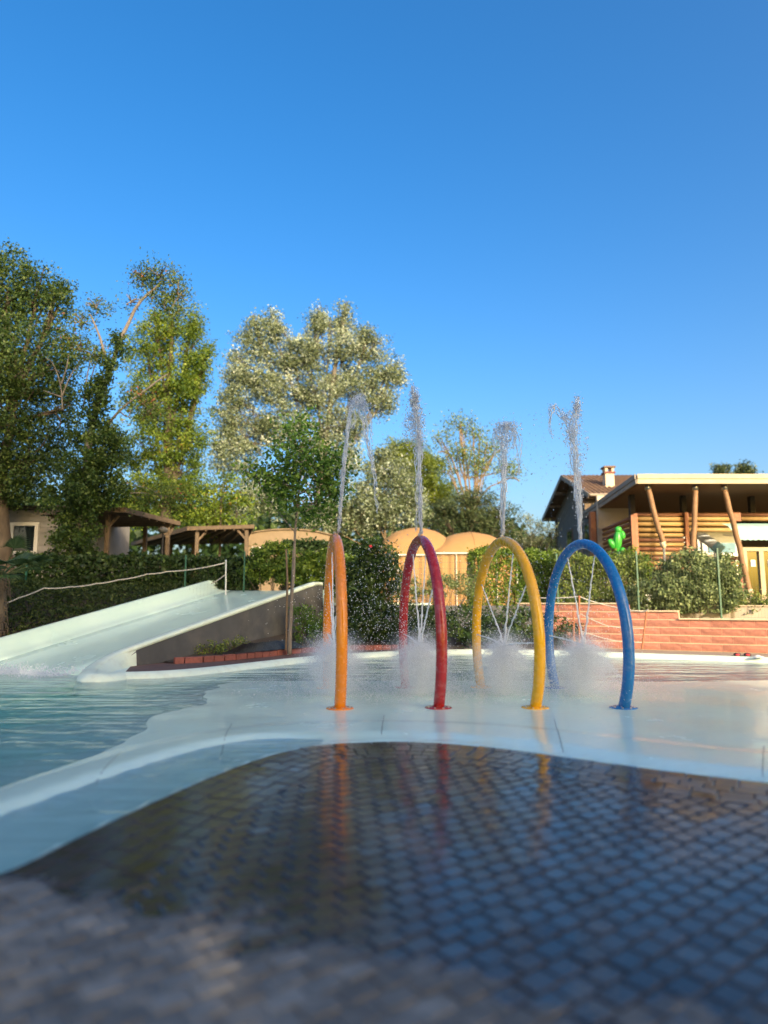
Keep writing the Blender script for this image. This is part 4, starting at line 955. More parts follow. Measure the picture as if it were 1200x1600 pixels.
def bush(name, label, D, blobs, leafm, leaf, dens, per, csize=0.1, zbase=None, cat='bush', group=None, aspect=0.6, shell=0.5, flowers=None):
    cx = sum(b[0] for b in blobs) / len(blobs); base = P(cx, blobs[0][1], D); zb = zbase if zbase is not None else TZ
    t = thing(name, label, cat, (base.x, base.y, zb), group)
    pts, v = blob_pts(blobs, D, dens * 1.3, csize, per, cx * 0.03, shell, jit=0.25, cull=-0.5); keep = pts[:, 2] > zb - 0.05
    leaves('foliage', pts[keep], leaf, v[keep], L[leafm], t, aspect, 0.3)
    mb = MB()
    for b in blobs:
        c = P(b[0], b[1], D)
        for _ in range(4):
            e_ = c + Vector((random.gauss(0, 0.4) * b[2], random.gauss(0, 0.3) * b[2], random.uniform(0, 0.7) * b[3])) * (D / F); g0 = Vector((base.x + (c.x - base.x) * 0.7 + random.gauss(0, .05), base.y + random.gauss(0, .05), zb - 0.1)); limb(mb, [g0, g0.lerp(e_, 0.5) + Vector((0.05, 0, 0)), e_], 0.022, 0.006, 4)
    mb.obj('stems', M['bark'], t)
    for (fx, fy, r) in (flowers or []):
        c = P(fx, fy, D - 0.5); m2 = MB()
        for k in range(6):
            q = Matrix.Rotation(k * 1.05, 3, 'Y') @ Matrix.Rotation(0.5, 3, 'X'); m2.ell(c + q @ Vector((r * 0.6, 0, 0)), (r * 0.6, r * 0.3, r * 0.45), 7, 4, q)
        m2.obj('flower', M['redpetal'], t, True)
    return t
hz = lambda py, D: P(600, py, D).z
hedge('laurel_hedge', 'long dark laurel hedge below the wooden carports', (X(40, 20.6), 20.4), (X(392, 21.4), 22.2), 1.0, TZL - 0.1, hz(872, 21), 'dark', 0.15, 330)
bush('box_bush', 'sunlit rounded bush directly in front of the tan caravan', 21.5, [(425, 873, 32, 26), (400, 890, 26, 18), (445, 890, 22, 20)], 'box', 0.11, 18, 40, 0.09, TZL)
bush('box_bush', 'sunlit yellow green bush left of the orange arch behind the slide top', 21.3, [(505, 888, 34, 26), (478, 893, 26, 20), (535, 892, 22, 24)], 'box', 0.11, 18, 40, 0.09, TZ)
hedge('clipped_hedge', 'small dark clipped hedge strip below the caravan window band', (X(445, 24), 24), (X(545, 24), 24), 0.9, TZL, hz(848, 24), 'dark', 0.12, 300)
bush('oleander_bush', 'tall dark bush with a single red flower behind the orange arch', 19.8, [(585, 880, 34, 40), (565, 915, 34, 34), (605, 905, 24, 34), (575, 950, 36, 30)], 'dark', 0.10, 14, 36, 0.10, 0.3, flowers=[(579, 854, 0.045)])
bush('dark_shrub', 'dark shrub at the foot of the grey wall behind the orange arch', 19.3, [(545, 985, 38, 26), (580, 970, 34, 34), (500, 990, 28, 18)], 'dark', 0.085, 13, 32, 0.09, 0.1)
bush('dark_shrub', 'dark leafy shrub behind the red arch in front of the grey wall', 19.2, [(640, 970, 34, 34), (680, 975, 32, 32), (615, 990, 24, 18)], 'dark', 0.085, 13, 32, 0.09, 0.1)
bush('dark_shrub', 'dark shrub seen through the yellow arch in front of the grey wall', 19.1, [(730, 978, 34, 30), (780, 978, 36, 32), (825, 980, 32, 28)], 'dark', 0.085, 13, 32, 0.09, 0.1)
bush('dark_shrub', 'low shrub between the yellow and blue arches at the end of the grey wall', 18.9, [(865, 985, 26, 24), (890, 992, 18, 16)], 'juniper', 0.08, 13, 30, 0.09, 0.1)
bush('tent_shrub', 'low grey green shrub at the foot of the wire fence by the tents', 21.3, [(690, 915, 26, 18), (725, 915, 26, 18), (655, 918, 24, 14)], 'rosemary', 0.07, 14, 34, 0.08, TZ)
hedge('privet_hedge', 'bright green privet hedge behind the yellow arch right of the tents', (X(735, 22.5), 22.5), (X(868, 22.0), 22.0), 1.0, TZ - 0.1, hz(864, 22), 'box', 0.085, 620, wav=0.25)
hedge('privet_hedge', 'yellow green privet hedge behind the blue arch above the block wall', (X(872, 20.8), 21.2), (X(1000, 20.6), 20.6), 0.9, TZ - 0.1, hz(876, 21), 'privet', 0.09, 560, wav=0.4)
bush('privet_bush', 'leafy bush below the green cactus at the pavilion corner', 21.5, [(975, 880, 26, 20), (1000, 890, 18, 20), (945, 885, 22, 18)], 'box', 0.085, 14, 34, 0.09, TZ)
bush('rosemary_bush', 'large round grey green bush in front of the pavilion', 19.2, [(1080, 905, 50, 42), (1105, 930, 44, 36), (1050, 930, 38, 34), (1130, 905, 26, 34), (1010, 935, 26, 26)], 'rosemary', 0.10, 15, 46, 0.10, TZ - 0.1, flowers=[(1118, 890, 0.03), (1124, 893, 0.03), (1113, 893, 0.025)])
bush('small_shrub', 'small bright shrub beside the pavilion doors', 18.8, [(1180, 945, 26, 22), (1200, 950, 20, 18)], 'privet', 0.075, 14, 34, 0.09, 0.9)
bush('weedy_shrub', 'scruffy green weeds at the foot of the slide wall', 15.6, [(330, 1012, 30, 9), (310, 1018, 18, 7), (368, 1006, 22, 8)], 'privet', 0.05, 26, 22, 0.05, 0.15)
bush('weedy_shrub', 'leafy dark green undergrowth beneath the young tree', 18.2, [(478, 985, 24, 20), (495, 975, 22, 22), (470, 960, 18, 16)], 'maple', 0.06, 18, 26, 0.07, 0.25)
# groundcover on the bank
bv = np.array(bk_v).reshape(bk_n, bk_w, 3); n = 46000
iu = RNG.uniform(0, bk_n - 1.001, n); iv = RNG.uniform(0, bk_w - 1.001, n); a_ = iu.astype(int); b_ = iv.astype(int); fu = (iu - a_)[:, None]; fv = (iv - b_)[:, None]
pts = (bv[a_, b_] * (1 - fu) + bv[a_ + 1, b_] * fu) * (1 - fv) + (bv[a_, b_ + 1] * (1 - fu) + bv[a_ + 1, b_ + 1] * fu) * fv
nz = smooth_noise(pts[:, 0], pts[:, 1], 1.3, 5.0); nz2 = smooth_noise(pts[:, 0], pts[:, 1], 4.5, 6.0)
pts[:, 2] += RNG.uniform(0, 1, n) ** 0.6 * (0.2 + 0.22 * nz + 0.14 * nz2).clip(0.03, 1)
o = leaves('ground_cover', pts, 0.10, 0.42 + nz2 * 0.4 + RNG.normal(0, 0.18, n), L['juniper'], None, 0.35, 0.5); stuff(o); tag(o, 'dense dark green ground cover on the bank beside the slide', 'ground cover')
# palm at the left edge
pb = Vector((X(2, 15.6), 15.6, 0.75)); palm = thing('palm', 'small fan palm with shaggy trunk at the edge of the bank', 'palm', pb)
mb = MB(); mb.tube([pb + Vector((0, 0, -0.5)), pb + Vector((0.02, 0, 0.5)), pb + Vector((0.03, 0, 1.15))], [0.15, 0.16, 0.13], 10)
for k in range(150):
    a_ = random.uniform(0, 6.28); z_ = random.uniform(-0.3, 1.15); q = pb + Vector((math.cos(a_) * 0.14, math.sin(a_) * 0.14, z_)); mb.tube([q, q + Vector((math.cos(a_) * 0.09, math.sin(a_) * 0.09, -0.02)), q + Vector((math.cos(a_) * 0.11, math.sin(a_) * 0.11, -0.14))], [0.022, 0.015, 0.004], 4)
mb.obj('trunk', M['bark'], palm)
for k in range(24):
    a_ = k * 2.4 + random.uniform(-.2, .2); el = random.uniform(-0.1, 1.2); ln = random.uniform(0.55, 0.8); dv = Vector((math.cos(a_) * math.cos(el), math.sin(a_) * math.cos(el), math.sin(el))); c0 = pb + Vector((0.03, 0, 1.15)); c1 = c0 + dv * ln
    mb = MB(); mb.tube([c0, c0.lerp(c1, 0.5) + Vector((0, 0, 0.03)), c1], 0.012, 4); side = dv.cross(Vector((0, 0, 1))).normalized(); up_ = side.cross(dv)
    for j in range(19):
        t = -1.35 + 2.7 * j / 18; dd = (dv * math.cos(t) + side * math.sin(t)).normalized(); l2 = 0.5 * (1 - 0.12 * abs(t)); tip = c1 + dd * l2 + Vector((0, 0, -0.10)); wd = (dv * -math.sin(t) + side * math.cos(t)) * 0.026; mm = c1 + dd * l2 * 0.5 + up_ * 0.03
        mb.add([c1, mm - wd, tip, mm + wd], [(0, 1, 2, 3)])
    o = mb.obj('frond', L['palm'], palm)
    at_ = o.data.attributes.new('v', 'FLOAT', 'FACE'); at_.data.foreach_set('value', RNG.uniform(0.2, 0.8, len(o.data.polygons)).astype(np.float32))

# ================================================================== CAMPSITE (left)
def window(parent, x0, x1, y, z0, z1, fr=0.09, m='trim', out=0.03):
    wn = MB()
    for (a, b) in (((x0, z0), (x1, z0)), ((x0, z1), (x1, z1)), ((x0, z0), (x0, z1)), ((x1, z0), (x1, z1))):
        h = a[1] == b[1]
        if h: wn.box(((a[0] + b[0]) / 2, y - out, a[1]), (x1 - x0 + fr, 0.07, fr), None, 0.008)
        else: wn.box((a[0], y - out, (z0 + z1) / 2), (fr, 0.066, z1 - z0 - fr - 0.004), None, 0.008)
    w_ = wn.obj('window', M[m], parent)
    MB().box(((x0 + x1) / 2, y - 0.012, (z0 + z1) / 2), (x1 - x0 - fr * 0.5, 0.02, z1 - z0 - fr * 0.5)).obj('pane', M['glass'], w_)
    return w_
# mobile home
D = 24.6; x0, x1 = X(-70, D), X(150, D); zt = hz(797, D); y0 = D
mh = thing('mobile_home', 'grey weatherboarded mobile home with a white framed window', 'mobile home', ((x0 + x1) / 2, D + 1.5, TZL))
MB().box(((x0 + x1) / 2, D + 1.6, (TZL + zt) / 2), (x1 - x0 - 0.02, 3.1, zt - TZL)).obj('wall', M['siding'], mh)
bh = 0.215; n = int((zt - TZL) / bh); wx0, wx1 = X(17, D), X(56, D); wz0, wz1 = hz(864, D), hz(819, D)
for i in range(n):
    zc = zt - (i + 0.5) * bh
    for a, b in (((x0, wx0), (wx1, x1)) if wz0 - 0.05 < zc < wz1 + 0.08 else ((x0, x1),)):
        MB().box(((a + b) / 2, D - 0.002, zc), (b - a, 0.03, bh - 0.008), Matrix.Rotation(0.05, 3, 'X'), 0.004).obj('board', M['siding'], mh)
window(mh, wx0, wx1, D - 0.03, wz0, wz1, 0.13)
MB().box(((x0 + x1) / 2, D + 1.5, zt + 0.06), (x1 - x0 + 0.4, 3.9, 0.10), None, 0.02).obj('roof', M['dark'], mh)
# carports
def carport(label, poly, zf, posts, th=0.16, slope=(0, 0), bm='oldtimber'):
    c = sum((Vector(p) for p in poly), Vector((0, 0))) / len(poly)
    t = thing('carport', label, 'carport', (c.x, c.y, TZL), 'wooden carports')
    zz = lambda p: zf + (Vector(p) - Vector(poly[0])).dot(Vector(slope))
    n = len(poly); vs = [(p[0], p[1], zz(p)) for p in poly] + [(p[0], p[1], zz(p) + 0.05) for p in poly]
    MB().add(vs, [tuple(range(n - 1, -1, -1)), tuple(range(n, 2 * n))] + [(i, (i + 1) % n, n + (i + 1) % n, n + i) for i in range(n)]).obj('roof', M['dark'], t)
    for i in range(n):
        p, q = Vector(poly[i]), Vector(poly[(i + 1) % n]); o_ = (p - c).normalized() * 0.05; o2 = (q - c).normalized() * 0.05; sh = 0.0 if i % 2 else 0.0
        MB().beam((p.x + o_.x, p.y + o_.y, zz(p) + 0.0), (q.x + o2.x, q.y + o2.y, zz(q) + 0.0), 0.05, th + 0.006 * i, 0.006).obj('fascia_board', M[bm], t)
    for i in range(1, 7):
        u = i / 7; a = Vector(poly[0]).lerp(Vector(poly[1]), u); b = Vector(poly[3]).lerp(Vector(poly[2]), u); MB().beam((a.x, a.y, zz(a) - 0.07), (b.x, b.y, zz(b) - 0.07), 0.06, 0.12).obj('rafter', M[bm], t)
    for (px, py, br) in posts:
        zt_ = zz((px, py)) - 0.08; MB().beam((px, py, TZL - 0.1), (px, py, zt_), 0.14, 0.14, 0.01).obj('post', M[bm], t)
        for dx, dy in br: MB().beam((px, py, zt_ - 0.45), (px + dx * 0.42, py + dy * 0.42, zt_ - 0.03), 0.09, 0.08, 0.006).obj('brace', M[bm], t)
    return t
zf = hz(797, 21.8)
A = Vector((X(190, 21.8), 21.8)); e1 = Vector((0.10, 0.995)); e2 = Vector((-0.995, 0.10)); B = Vector((X(277, 25.6), 25.6)); sl = (hz(818, 25.6) - zf) / 3.8
carport('weathered wooden carport with dark roof beside the ivy clad tree', [tuple(A), tuple(B), (B.x - 3.2, B.y + 0.6), (A.x - 2.9, A.y + 0.6)], zf, [(X(164, 22.2), 22.3, [(0.8, 0)]), (X(262, 25.3), 25.2, [(-0.9, -0.1), (0.2, 0.9)]), (X(262, 25.3) - 2.6, 25.6, []), (X(215, 25.3), 26.0, [])], 0.16, (0, sl))
D = 28.0; zf2 = hz(826, D)
carport('low brown carport with sunlit posts next to the tan caravan', [(X(292, D), D), (X(394, D - .4), D - 0.4), (X(380, D + 5), D + 5), (X(205, D + 5.5), D + 5.5)], zf2, [(X(306, D), D + 0.1, [(0.9, 0)]), (X(386, D), D - 0.2, [(-0.9, 0)]), (X(300, D + 4), D + 4.2, [])], 0.16, (0.012, -0.02), 'oldtimber')
# tan caravan with curved roof
D = 31.0; x0, x1 = X(386, D), X(530, D); cv = thing('caravan', 'tan walled caravan with shallow curved roof behind the sunlit bushes', 'caravan', ((x0 + x1) / 2, D + 1.2, TZL))
prof = [(x0, TZL + 0.3)] + [(x0 + (x1 - x0) * u, hz(843, D) + (hz(828, D) - hz(843, D)) * (math.sin(math.pi * min(1, 0.12 + u * 0.88)) ** 0.6)) for u in [k / 10 for k in range(11)]] + [(x1, TZL + 0.3)]
n = len(prof); vs = [(x, D, z) for x, z in prof] + [(x, D + 2.4, z) for x, z in prof]
MB().add(vs, [tuple(range(n)), tuple(range(2 * n - 1, n - 1, -1))] + [(i, n + i, n + (i + 1) % n, (i + 1) % n) for i in range(n)]).obj('body', M['tanwall'], cv)
rf = [(x, z) for x, z in prof[1:-1]]; m_ = len(rf)
MB().add([(x, D - 0.1, z + 0.012) for x, z in rf] + [(x, D - 0.1, z + 0.06) for x, z in rf] + [(x, D + 2.5, z + 0.012) for x, z in rf] + [(x, D + 2.5, z + 0.06) for x, z in rf], [(i, i + 1, m_ + i + 1, m_ + i) for i in range(m_ - 1)] + [(m_ + i, m_ + i + 1, 3 * m_ + i + 1, 3 * m_ + i) for i in range(m_ - 1)] + [(i + 1, i, 2 * m_ + i, 2 * m_ + i + 1) for i in range(m_ - 1)]).obj('roof', M['tanwall'], cv)
window(cv, X(388, D) + 0.2, X(410, D), D, hz(880, D), hz(856, D), 0.08)
window(cv, X(455, D), X(520, D), D, hz(862, D), hz(849, D), 0.06, 'greystucco')
# lamp between the carports
D = 24.0; lp = Vector((X(253, D), D, TZL)); lm = thing('lamp_post', 'dark lamp post with round shade between the carports', 'lamp post', lp)
MB().tube([lp, (lp.x, lp.y, hz(832, D))], 0.035, 8).obj('pole', M['black'], lm)
MB().lathe((lp.x, lp.y, hz(833, D)), [(0.05, 0), (0.13, 0.03), (0.17, 0.10), (0.16, 0.16), (0.08, 0.2)], 16).obj('lamp_shade', M['greystucco'], lm, True)

# ------------------------------------------------------------------ ropes and posts
def rope(name, label, pts, r=0.017, sag=0.0, posts=(), pm='pvc', group=None):
    pp = []
    for a, b in zip(pts[:-1], pts[1:]):
        for k in range(10): u = k / 10; pp.append(a.lerp(b, u) - Vector((0, 0, sag * 4 * u * (1 - u) * (b - a).length)))
    pp.append(pts[-1]); t = thing(name, label, 'rope barrier', (pts[0].x, pts[0].y, 0), group)
    MB().tube(pp, r, 6).obj('rope', M['rope'], t, True)
    for a, b, rr in posts: MB().tube([a, b], rr, 8).obj('post', M[pm], t); MB().ell(b, (rr * 1.35, rr * 1.35, rr * 1.1), 10, 6).obj('post_cap', M[pm], t, True)
    return t
Dp = 20.6
rope('rope_barrier', 'pale sagging rope with a white post on the bank above the slide', [P(-10, 948, 16.2), P(30, 934, 16.8), P(68, 919, 17.2), P(110, 917, 17.8), P(150, 912, 18.4), P(185, 906, 18.9), P(230, 897, 19.5), P(262, 893, 19.8), P(353, 879, Dp)], 0.018, 0.03, [(P(353, 919, Dp) - Vector((0, 0, .2)), P(353, 876, Dp), 0.022), (P(352.6, 878, Dp - .9), P(352.6, 877, Dp - .9), 0.01)])
rope('rope_barrier', 'short rope from the white post down to the slide edge', [P(353, 897, Dp), P(330, 912, Dp - 0.3)], 0.015, 0.04)
def post_px(x0, y0, x1, y1, D, r): return (P(x0, y0, D), P(x1, y1, D), r)
rope('rope_barrier', 'brown posts linked by ropes in front of the red block wall', [P(840, 934, 18.0), P(905, 932, 17.6), P(945, 945, 17.8), P(1005, 956, 17.4), P(1013, 952, 17.3)], 0.014, 0.02, [post_px(905, 1010, 905, 932, 17.6, 0.025), post_px(897, 1012, 896, 957, 18.0, 0.022), post_px(1003, 1014, 1010, 957, 17.4, 0.022)], 'redpost')
rope('rope_barrier', 'lower pair of dark ropes sagging below the brown posts', [P(905, 958, 17.6), P(950, 978, 17.5), P(1006, 982, 17.4)], 0.011, 0.03)
rope('rope_barrier', 'lowest rope close to the deck beside the block wall', [P(905, 985, 17.6), P(955, 1000, 17.5), P(1003, 1004, 17.4)], 0.011, 0.02)

# ------------------------------------------------------------------ wire fences
def wire_fence(name, label, pts, z0, h, posts, dx=0.06, dz=0.2, wire=0.0028):
    t = thing(name, label, 'fence', (pts[0][0], pts[0][1], z0)); mb = MB()
    for a, b in zip(pts[:-1], pts[1:]):
        a, b = Vector(a), Vector(b); ln = (b - a).length; m_ = int(ln / dx)
        for i in range(m_): p = a.lerp(b, i / m_); mb.box((p.x, p.y, z0 + h / 2), (wire * 1.6, wire * 1.6, h))
        for k in range(int(h / dz) + 1): z = z0 + 0.02 + k * dz; mb.beam((a.x, a.y - 0.005, z), (b.x, b.y - 0.005, z), wire * 2, wire * 2)
    stuff(mb.obj('mesh_panel', M['wire'], t))
    for (x, y, hh) in posts: MB().box((x, y + 0.03, z0 + hh / 2 - 0.1), (0.042, 0.042, hh + 0.2), None, 0.006).obj('post', M['greenmetal'], t)
    return t
wire_fence('wire_fence', 'dark wire mesh fence in front of the tan tents', [(X(612, 22), 22.0), (X(748, 22), 22.0)], TZ, hz(866, 22) - TZ, [(X(612, 22), 22, hz(864, 22) - TZ), (X(680, 22), 22, hz(864, 22) - TZ), (X(748, 22), 22, hz(864, 22) - TZ)], 0.055, 0.2, 0.0045)
fy = lambda px: 19.75 - (px - 870) * 0.0078
fpx = [870, 995, 1122, 1260]
wire_fence('wire_fence', 'thin green wire fence with green posts above the red block wall', [(X(p, fy(p)), fy(p)) for p in fpx], 0.95, 1.75, [(X(p, fy(p)), fy(p), 1.8) for p in fpx + [1300]][:4], 0.075, 0.25, 0.0011)
wire_fence('wire_fence', 'green wire fence with slim green posts along the laurel hedge', [(X(95, 19.4), 19.3), (X(210, 19.8), 19.9), (X(322, 20.3), 20.6), (X(448, 20.9), 21.1)], TZL - 0.1, 1.25, [(X(42, 19), 19.0, 1.1), (X(284, 20), 20.4, 1.3), (X(382, 20.9), 20.9, 1.45), (X(448, 20.9), 21.1, 1.5)], 0.1, 0.3, 0.0008)

# ------------------------------------------------------------------ tents
def tent(label, cx, D, half, wallz, topz, depth, loc_group='tan dome tents'):
    t = thing('dome_tent', label, 'tent', (cx, D + depth / 2, TZ), loc_group)
    nu, nv = 28, 14; vs = []
    for j in range(nv + 1):
        v = j / nv
        for i in range(nu + 1):
            u = -1 + 2 * i / nu; k = 1 - abs(u) ** 2.1; s = math.sin(math.pi * v) ** 0.75 if 0 < v < 1 else 0.0; rib = 0.02 * abs(math.sin(2 * math.pi * (u + 1) * 1.0))
            vs.append((cx + u * (half + 0.12), D + v * depth - 0.1, wallz + (topz - wallz) * (max(k, 0) ** 0.6) * s - rib * s))
    fs = [(j * (nu + 1) + i, j * (nu + 1) + i + 1, (j + 1) * (nu + 1) + i + 1, (j + 1) * (nu + 1) + i) for j in range(nv) for i in range(nu)]
    MB().add(vs, fs).obj('roof', M['canvas'], t, True)
    w = MB(); n = 26; vs = []
    for i in range(n + 1):
        x = cx - half + 2 * half * i / n; yy = D + 0.03 * math.sin(i * 2.1); vs += [(x, yy + 0.02, TZ), (x, yy, wallz)]
    w.add(vs, [(2 * i, 2 * i + 2, 2 * i + 3, 2 * i + 1) for i in range(n)]); b = len(w.v)
    w.add([(cx - half, D, TZ), (cx - half, D + depth, TZ), (cx - half, D + depth, wallz), (cx - half, D, wallz), (cx + half, D, TZ), (cx + half, D + depth, TZ), (cx + half, D + depth, wallz), (cx + half, D, wallz)], [(0, 1, 2, 3), (5, 4, 7, 6), (1, 5, 6, 2)])
    w.obj('wall', M['canvas'], t)
    tr = [Vector((cx + (half + 0.13) * (-1 + 2 * i / 20), D - 0.12, wallz - 0.02)) for i in range(21)]
    MB().tube(tr, 0.03, 6).obj('trim', M['trim'], t)
    for u in (-0.5, 0.5, 1.0): 
        MB().tube([(cx + half * u, D - 0.06, TZ), (cx + half * u, D - 0.06, wallz)], 0.022, 6).obj('pole', M['trim'], t)
    for u in (0.0,):
        arc = [Vector((cx + 0.0, D - 0.1 + v * depth, wallz + (topz - wallz) * (math.sin(math.pi * v) ** 0.75 if v > 0 else 0) + 0.005)) for v in [k / 12 for k in range(9)]]; MB().tube(arc, 0.016, 5).obj('seam', M['canvas'], t)
D = 27.5; k = D / F
tent('tan dome tent with higher roof, behind the red arch', X(655, D), D + 0.25, 66 * k, hz(866, D), hz(824, D + 2.3), 4.6)
tent('tan dome tent with a lamp on its eave, behind the yellow arch', X(744, D), D, 63 * k, hz(864, D), hz(832, D + 2.1), 4.2)
tl = Vector((X(737, D), D - 0.3, hz(870, D))); o = MB().ell(tl, (0.14, 0.1, 0.06), 10, 6, Matrix.Rotation(0.5, 3, 'Y')).tube([tl, tl + Vector((0, 0.2, 0.12))], 0.02, 6).obj('tent_lamp', M['black'], None, True); tag(o, 'small dark lamp fixed to the tent eave', 'lamp')

# ================================================================== HOUSE AND PAVILION (right)
hs = thing('gabled_house', 'two storey house with brown tiled roof, chimney and grey green gable', 'house', (14.0, 39, TZ))
yF, yB = 34.6, 43.4; yR = 39.0; xg = X(872, yB); ze = hz(772, 34.0); zr = hz(743, yR); xr = 26
MB().prism([(xg, yF), (xr, yF), (xr, yB), (xg, yB)], TZ - 0.3, ze + 0.1).obj('wall', M['stucco'], hs)
# gable end cladding planks, a touch proud of the wall
n = 22
for i in range(n):
    a = yF + (yB - yF) * i / n; b = yF + (yB - yF) * (i + 1) / n - 0.02; top = ze + (zr - ze) * (1 - abs((a + b) / 2 - yR) / (yR - yF + 0.6)) - 0.12
    MB().box((xg - 0.03, (a + b) / 2, (TZ + top) / 2), (0.05, b - a, top - TZ)).obj('cladding_board', M['greystucco'], hs)
def roofslope(ya, za, yb, zb, x0, x1):
    dv = Vector((0, yb - ya, zb - za)); up_ = Vector((0, -dv.z, dv.y)).normalized(); up_ = up_ if up_.z > 0 else -up_
    base = MB(); base.add([(x0, ya, za), (x1, ya, za), (x1, yb, zb), (x0, yb, zb)] + [(x, y, z - 0.14) for x, y, z in ((x0, ya, za), (x1, ya, za), (x1, yb, zb), (x0, yb, zb))], [(0, 1, 2, 3), (7, 6, 5, 4), (0, 4, 5, 1), (1, 5, 6, 2), (2, 6, 7, 3), (3, 7, 4, 0)])
    ro = base.obj('roof', M['tile'], hs)
    tl_ = MB(); nx = int((x1 - x0) / 0.24); ny = 16; lt = dv.length / ny; dn = dv.normalized()
    for j in range(ny):
        for i in range(nx):
            cx = x0 + (i + 0.5) * (x1 - x0) / nx; p = Vector((cx, ya, za)) + dn * (j * lt); q = p + dn * (lt * 1.08); vs = []
            for e_, lift, rr in ((p, 0.05, 0.085), (q, 0.02, 0.075)):
                for k in range(5): th_ = math.pi * k / 4; vs.append(e_ + Vector((math.cos(th_) * rr, 0, 0)) + up_ * (lift + math.sin(th_) * 0.06 - 0.03))
            tl_.add(vs, [(k, k + 1, k + 6, k + 5) for k in range(4)] + [(0, 1, 2, 3, 4)])
    stuff(tl_.obj('roof_tiles', M['tile'], ro))
ov = 0.75; x_l = xg - ov
roofslope(yF - 0.7, ze, yR, zr, x_l, xr); 
b = MB(); ya, za, yb, zb = yR, zr, yB + 0.7, ze - 0.05
b.add([(x_l, ya, za), (xr, ya, za), (xr, yb, zb), (x_l, yb, zb)] + [(x, y, z - 0.14) for x, y, z in ((x_l, ya, za), (xr, ya, za), (xr, yb, zb), (x_l, yb, zb))], [(0, 1, 2, 3), (7, 6, 5, 4), (0, 4, 5, 1), (1, 5, 6, 2), (2, 6, 7, 3), (3, 7, 4, 0)]).obj('rear_roof', M['tile'], hs)
for (a, za, b_, zb) in ((yF - 0.7, ze, yR, zr), (yR, zr, yB + 0.7, ze - 0.05)): MB().beam((x_l - 0.03, a, za - 0.08), (x_l - 0.03, b_, zb - 0.08), 0.05, 0.24).obj('verge_board', M['fasciaside'], hs)
for i in range(7): y = yF - 0.3 + i * 1.55; zz = ze + (zr - ze) * (1 - abs(y - yR) / (yR - yF + 0.7)) - 0.26; MB().box((x_l + 0.4, y, zz), (0.85, 0.12, 0.16)).obj('purlin', M['oldtimber'], hs)
MB().tube([(x_l, yF - 0.76, ze - 0.06), (xr, yF - 0.76, ze - 0.06)], 0.075, 8).obj('gutter', M['fasciaside'], hs)
MB().tube([(xg - 0.1, yB - 0.1, ze - 0.2), (xg - 0.12, yB - 0.15, ze - 1.0), (xg - 0.12, yB - 0.15, TZ)], 0.06, 8).obj('downpipe', M['black'], hs)
MB().tube([(X(914, 34), 34.4, ze - 0.1), (X(914, 34), 34.45, TZ + 2)], 0.05, 8).obj('downpipe', M['fasciaside'], hs)
for wy, wz in ((36.6, 4.9), (40.2, 4.9), (36.6, 2.4)):
    wn = MB().box((xg - 0.07, wy, wz), (0.06, 1.2, 1.5)).obj('window', M['oldtimber'], hs); MB().box((xg - 0.10, wy, wz), (0.03, 0.95, 1.25)).obj('pane', M['glass'], wn)
# upstairs loggia strip: solid dark band, the opening's shade as colour, with pale panels
MB().box((X(918, 34.6) + 1.9, yF - 0.03, hz(782, 34.5)), (4.2, 0.05, 0.45)).obj('loggia_dark_band', M['dark'], hs)
for i in range(9): MB().box((X(918, 34.6) + 0.1 + i * 0.36, yF - 0.05, hz(796, 34.5)), (0.20 if i % 2 else 0.33, 0.04 + 0.01 * (i % 2), 0.62), None, 0.006).obj('balcony_panel', M['stucco' if i % 2 else 'oldtimber'], hs)
# chimney
cD = 35.8; cx = X(956, cD); zb_ = hz(778, cD); ztp = hz(741, cD)
ch = MB().box((cx, cD, (zb_ - 1 + ztp) / 2), (0.46, 0.5, ztp - zb_ + 1)).obj('chimney', M['stucco'], hs)
MB().box((cx, cD, ztp + 0.05), (0.58, 0.62, 0.1), None, 0.01).obj('chimney_ledge', M['edging'], ch)
for dx in (-0.17, 0.17): MB().box((cx + dx, cD, ztp + 0.20), (0.12, 0.5, 0.2)).obj('chimney_pier', M['stucco'], ch)
MB().box((cx, cD, ztp + 0.35), (0.62, 0.66, 0.1), None, 0.02).obj('chimney_cap', M['tile'], ch)

pv = thing('pavilion', 'open timber pavilion with wide flat roof, cream fascia and leaning log posts', 'pavilion', (14, 27, TZ))
yE = 24.0; xL = X(1001, yE); zT = hz(741, yE); zB = hz(756, yE); xR = 24.0; yK = 34.4; xLb = X(906, yK) + 0.25
top_l = [(xL, yE), (xR, yE), (xR, yK), (xLb, yK)]
vs = [(x, y, zB + 0.03) for x, y in top_l] + [(x, y, zT - 0.06) for x, y in top_l]
MB().add(vs, [(3, 2, 1, 0), (4, 5, 6, 7)] + [(i, (i + 1) % 4, 4 + (i + 1) % 4, 4 + i) for i in range(4)]).obj('soffit', M['soffit'], pv)
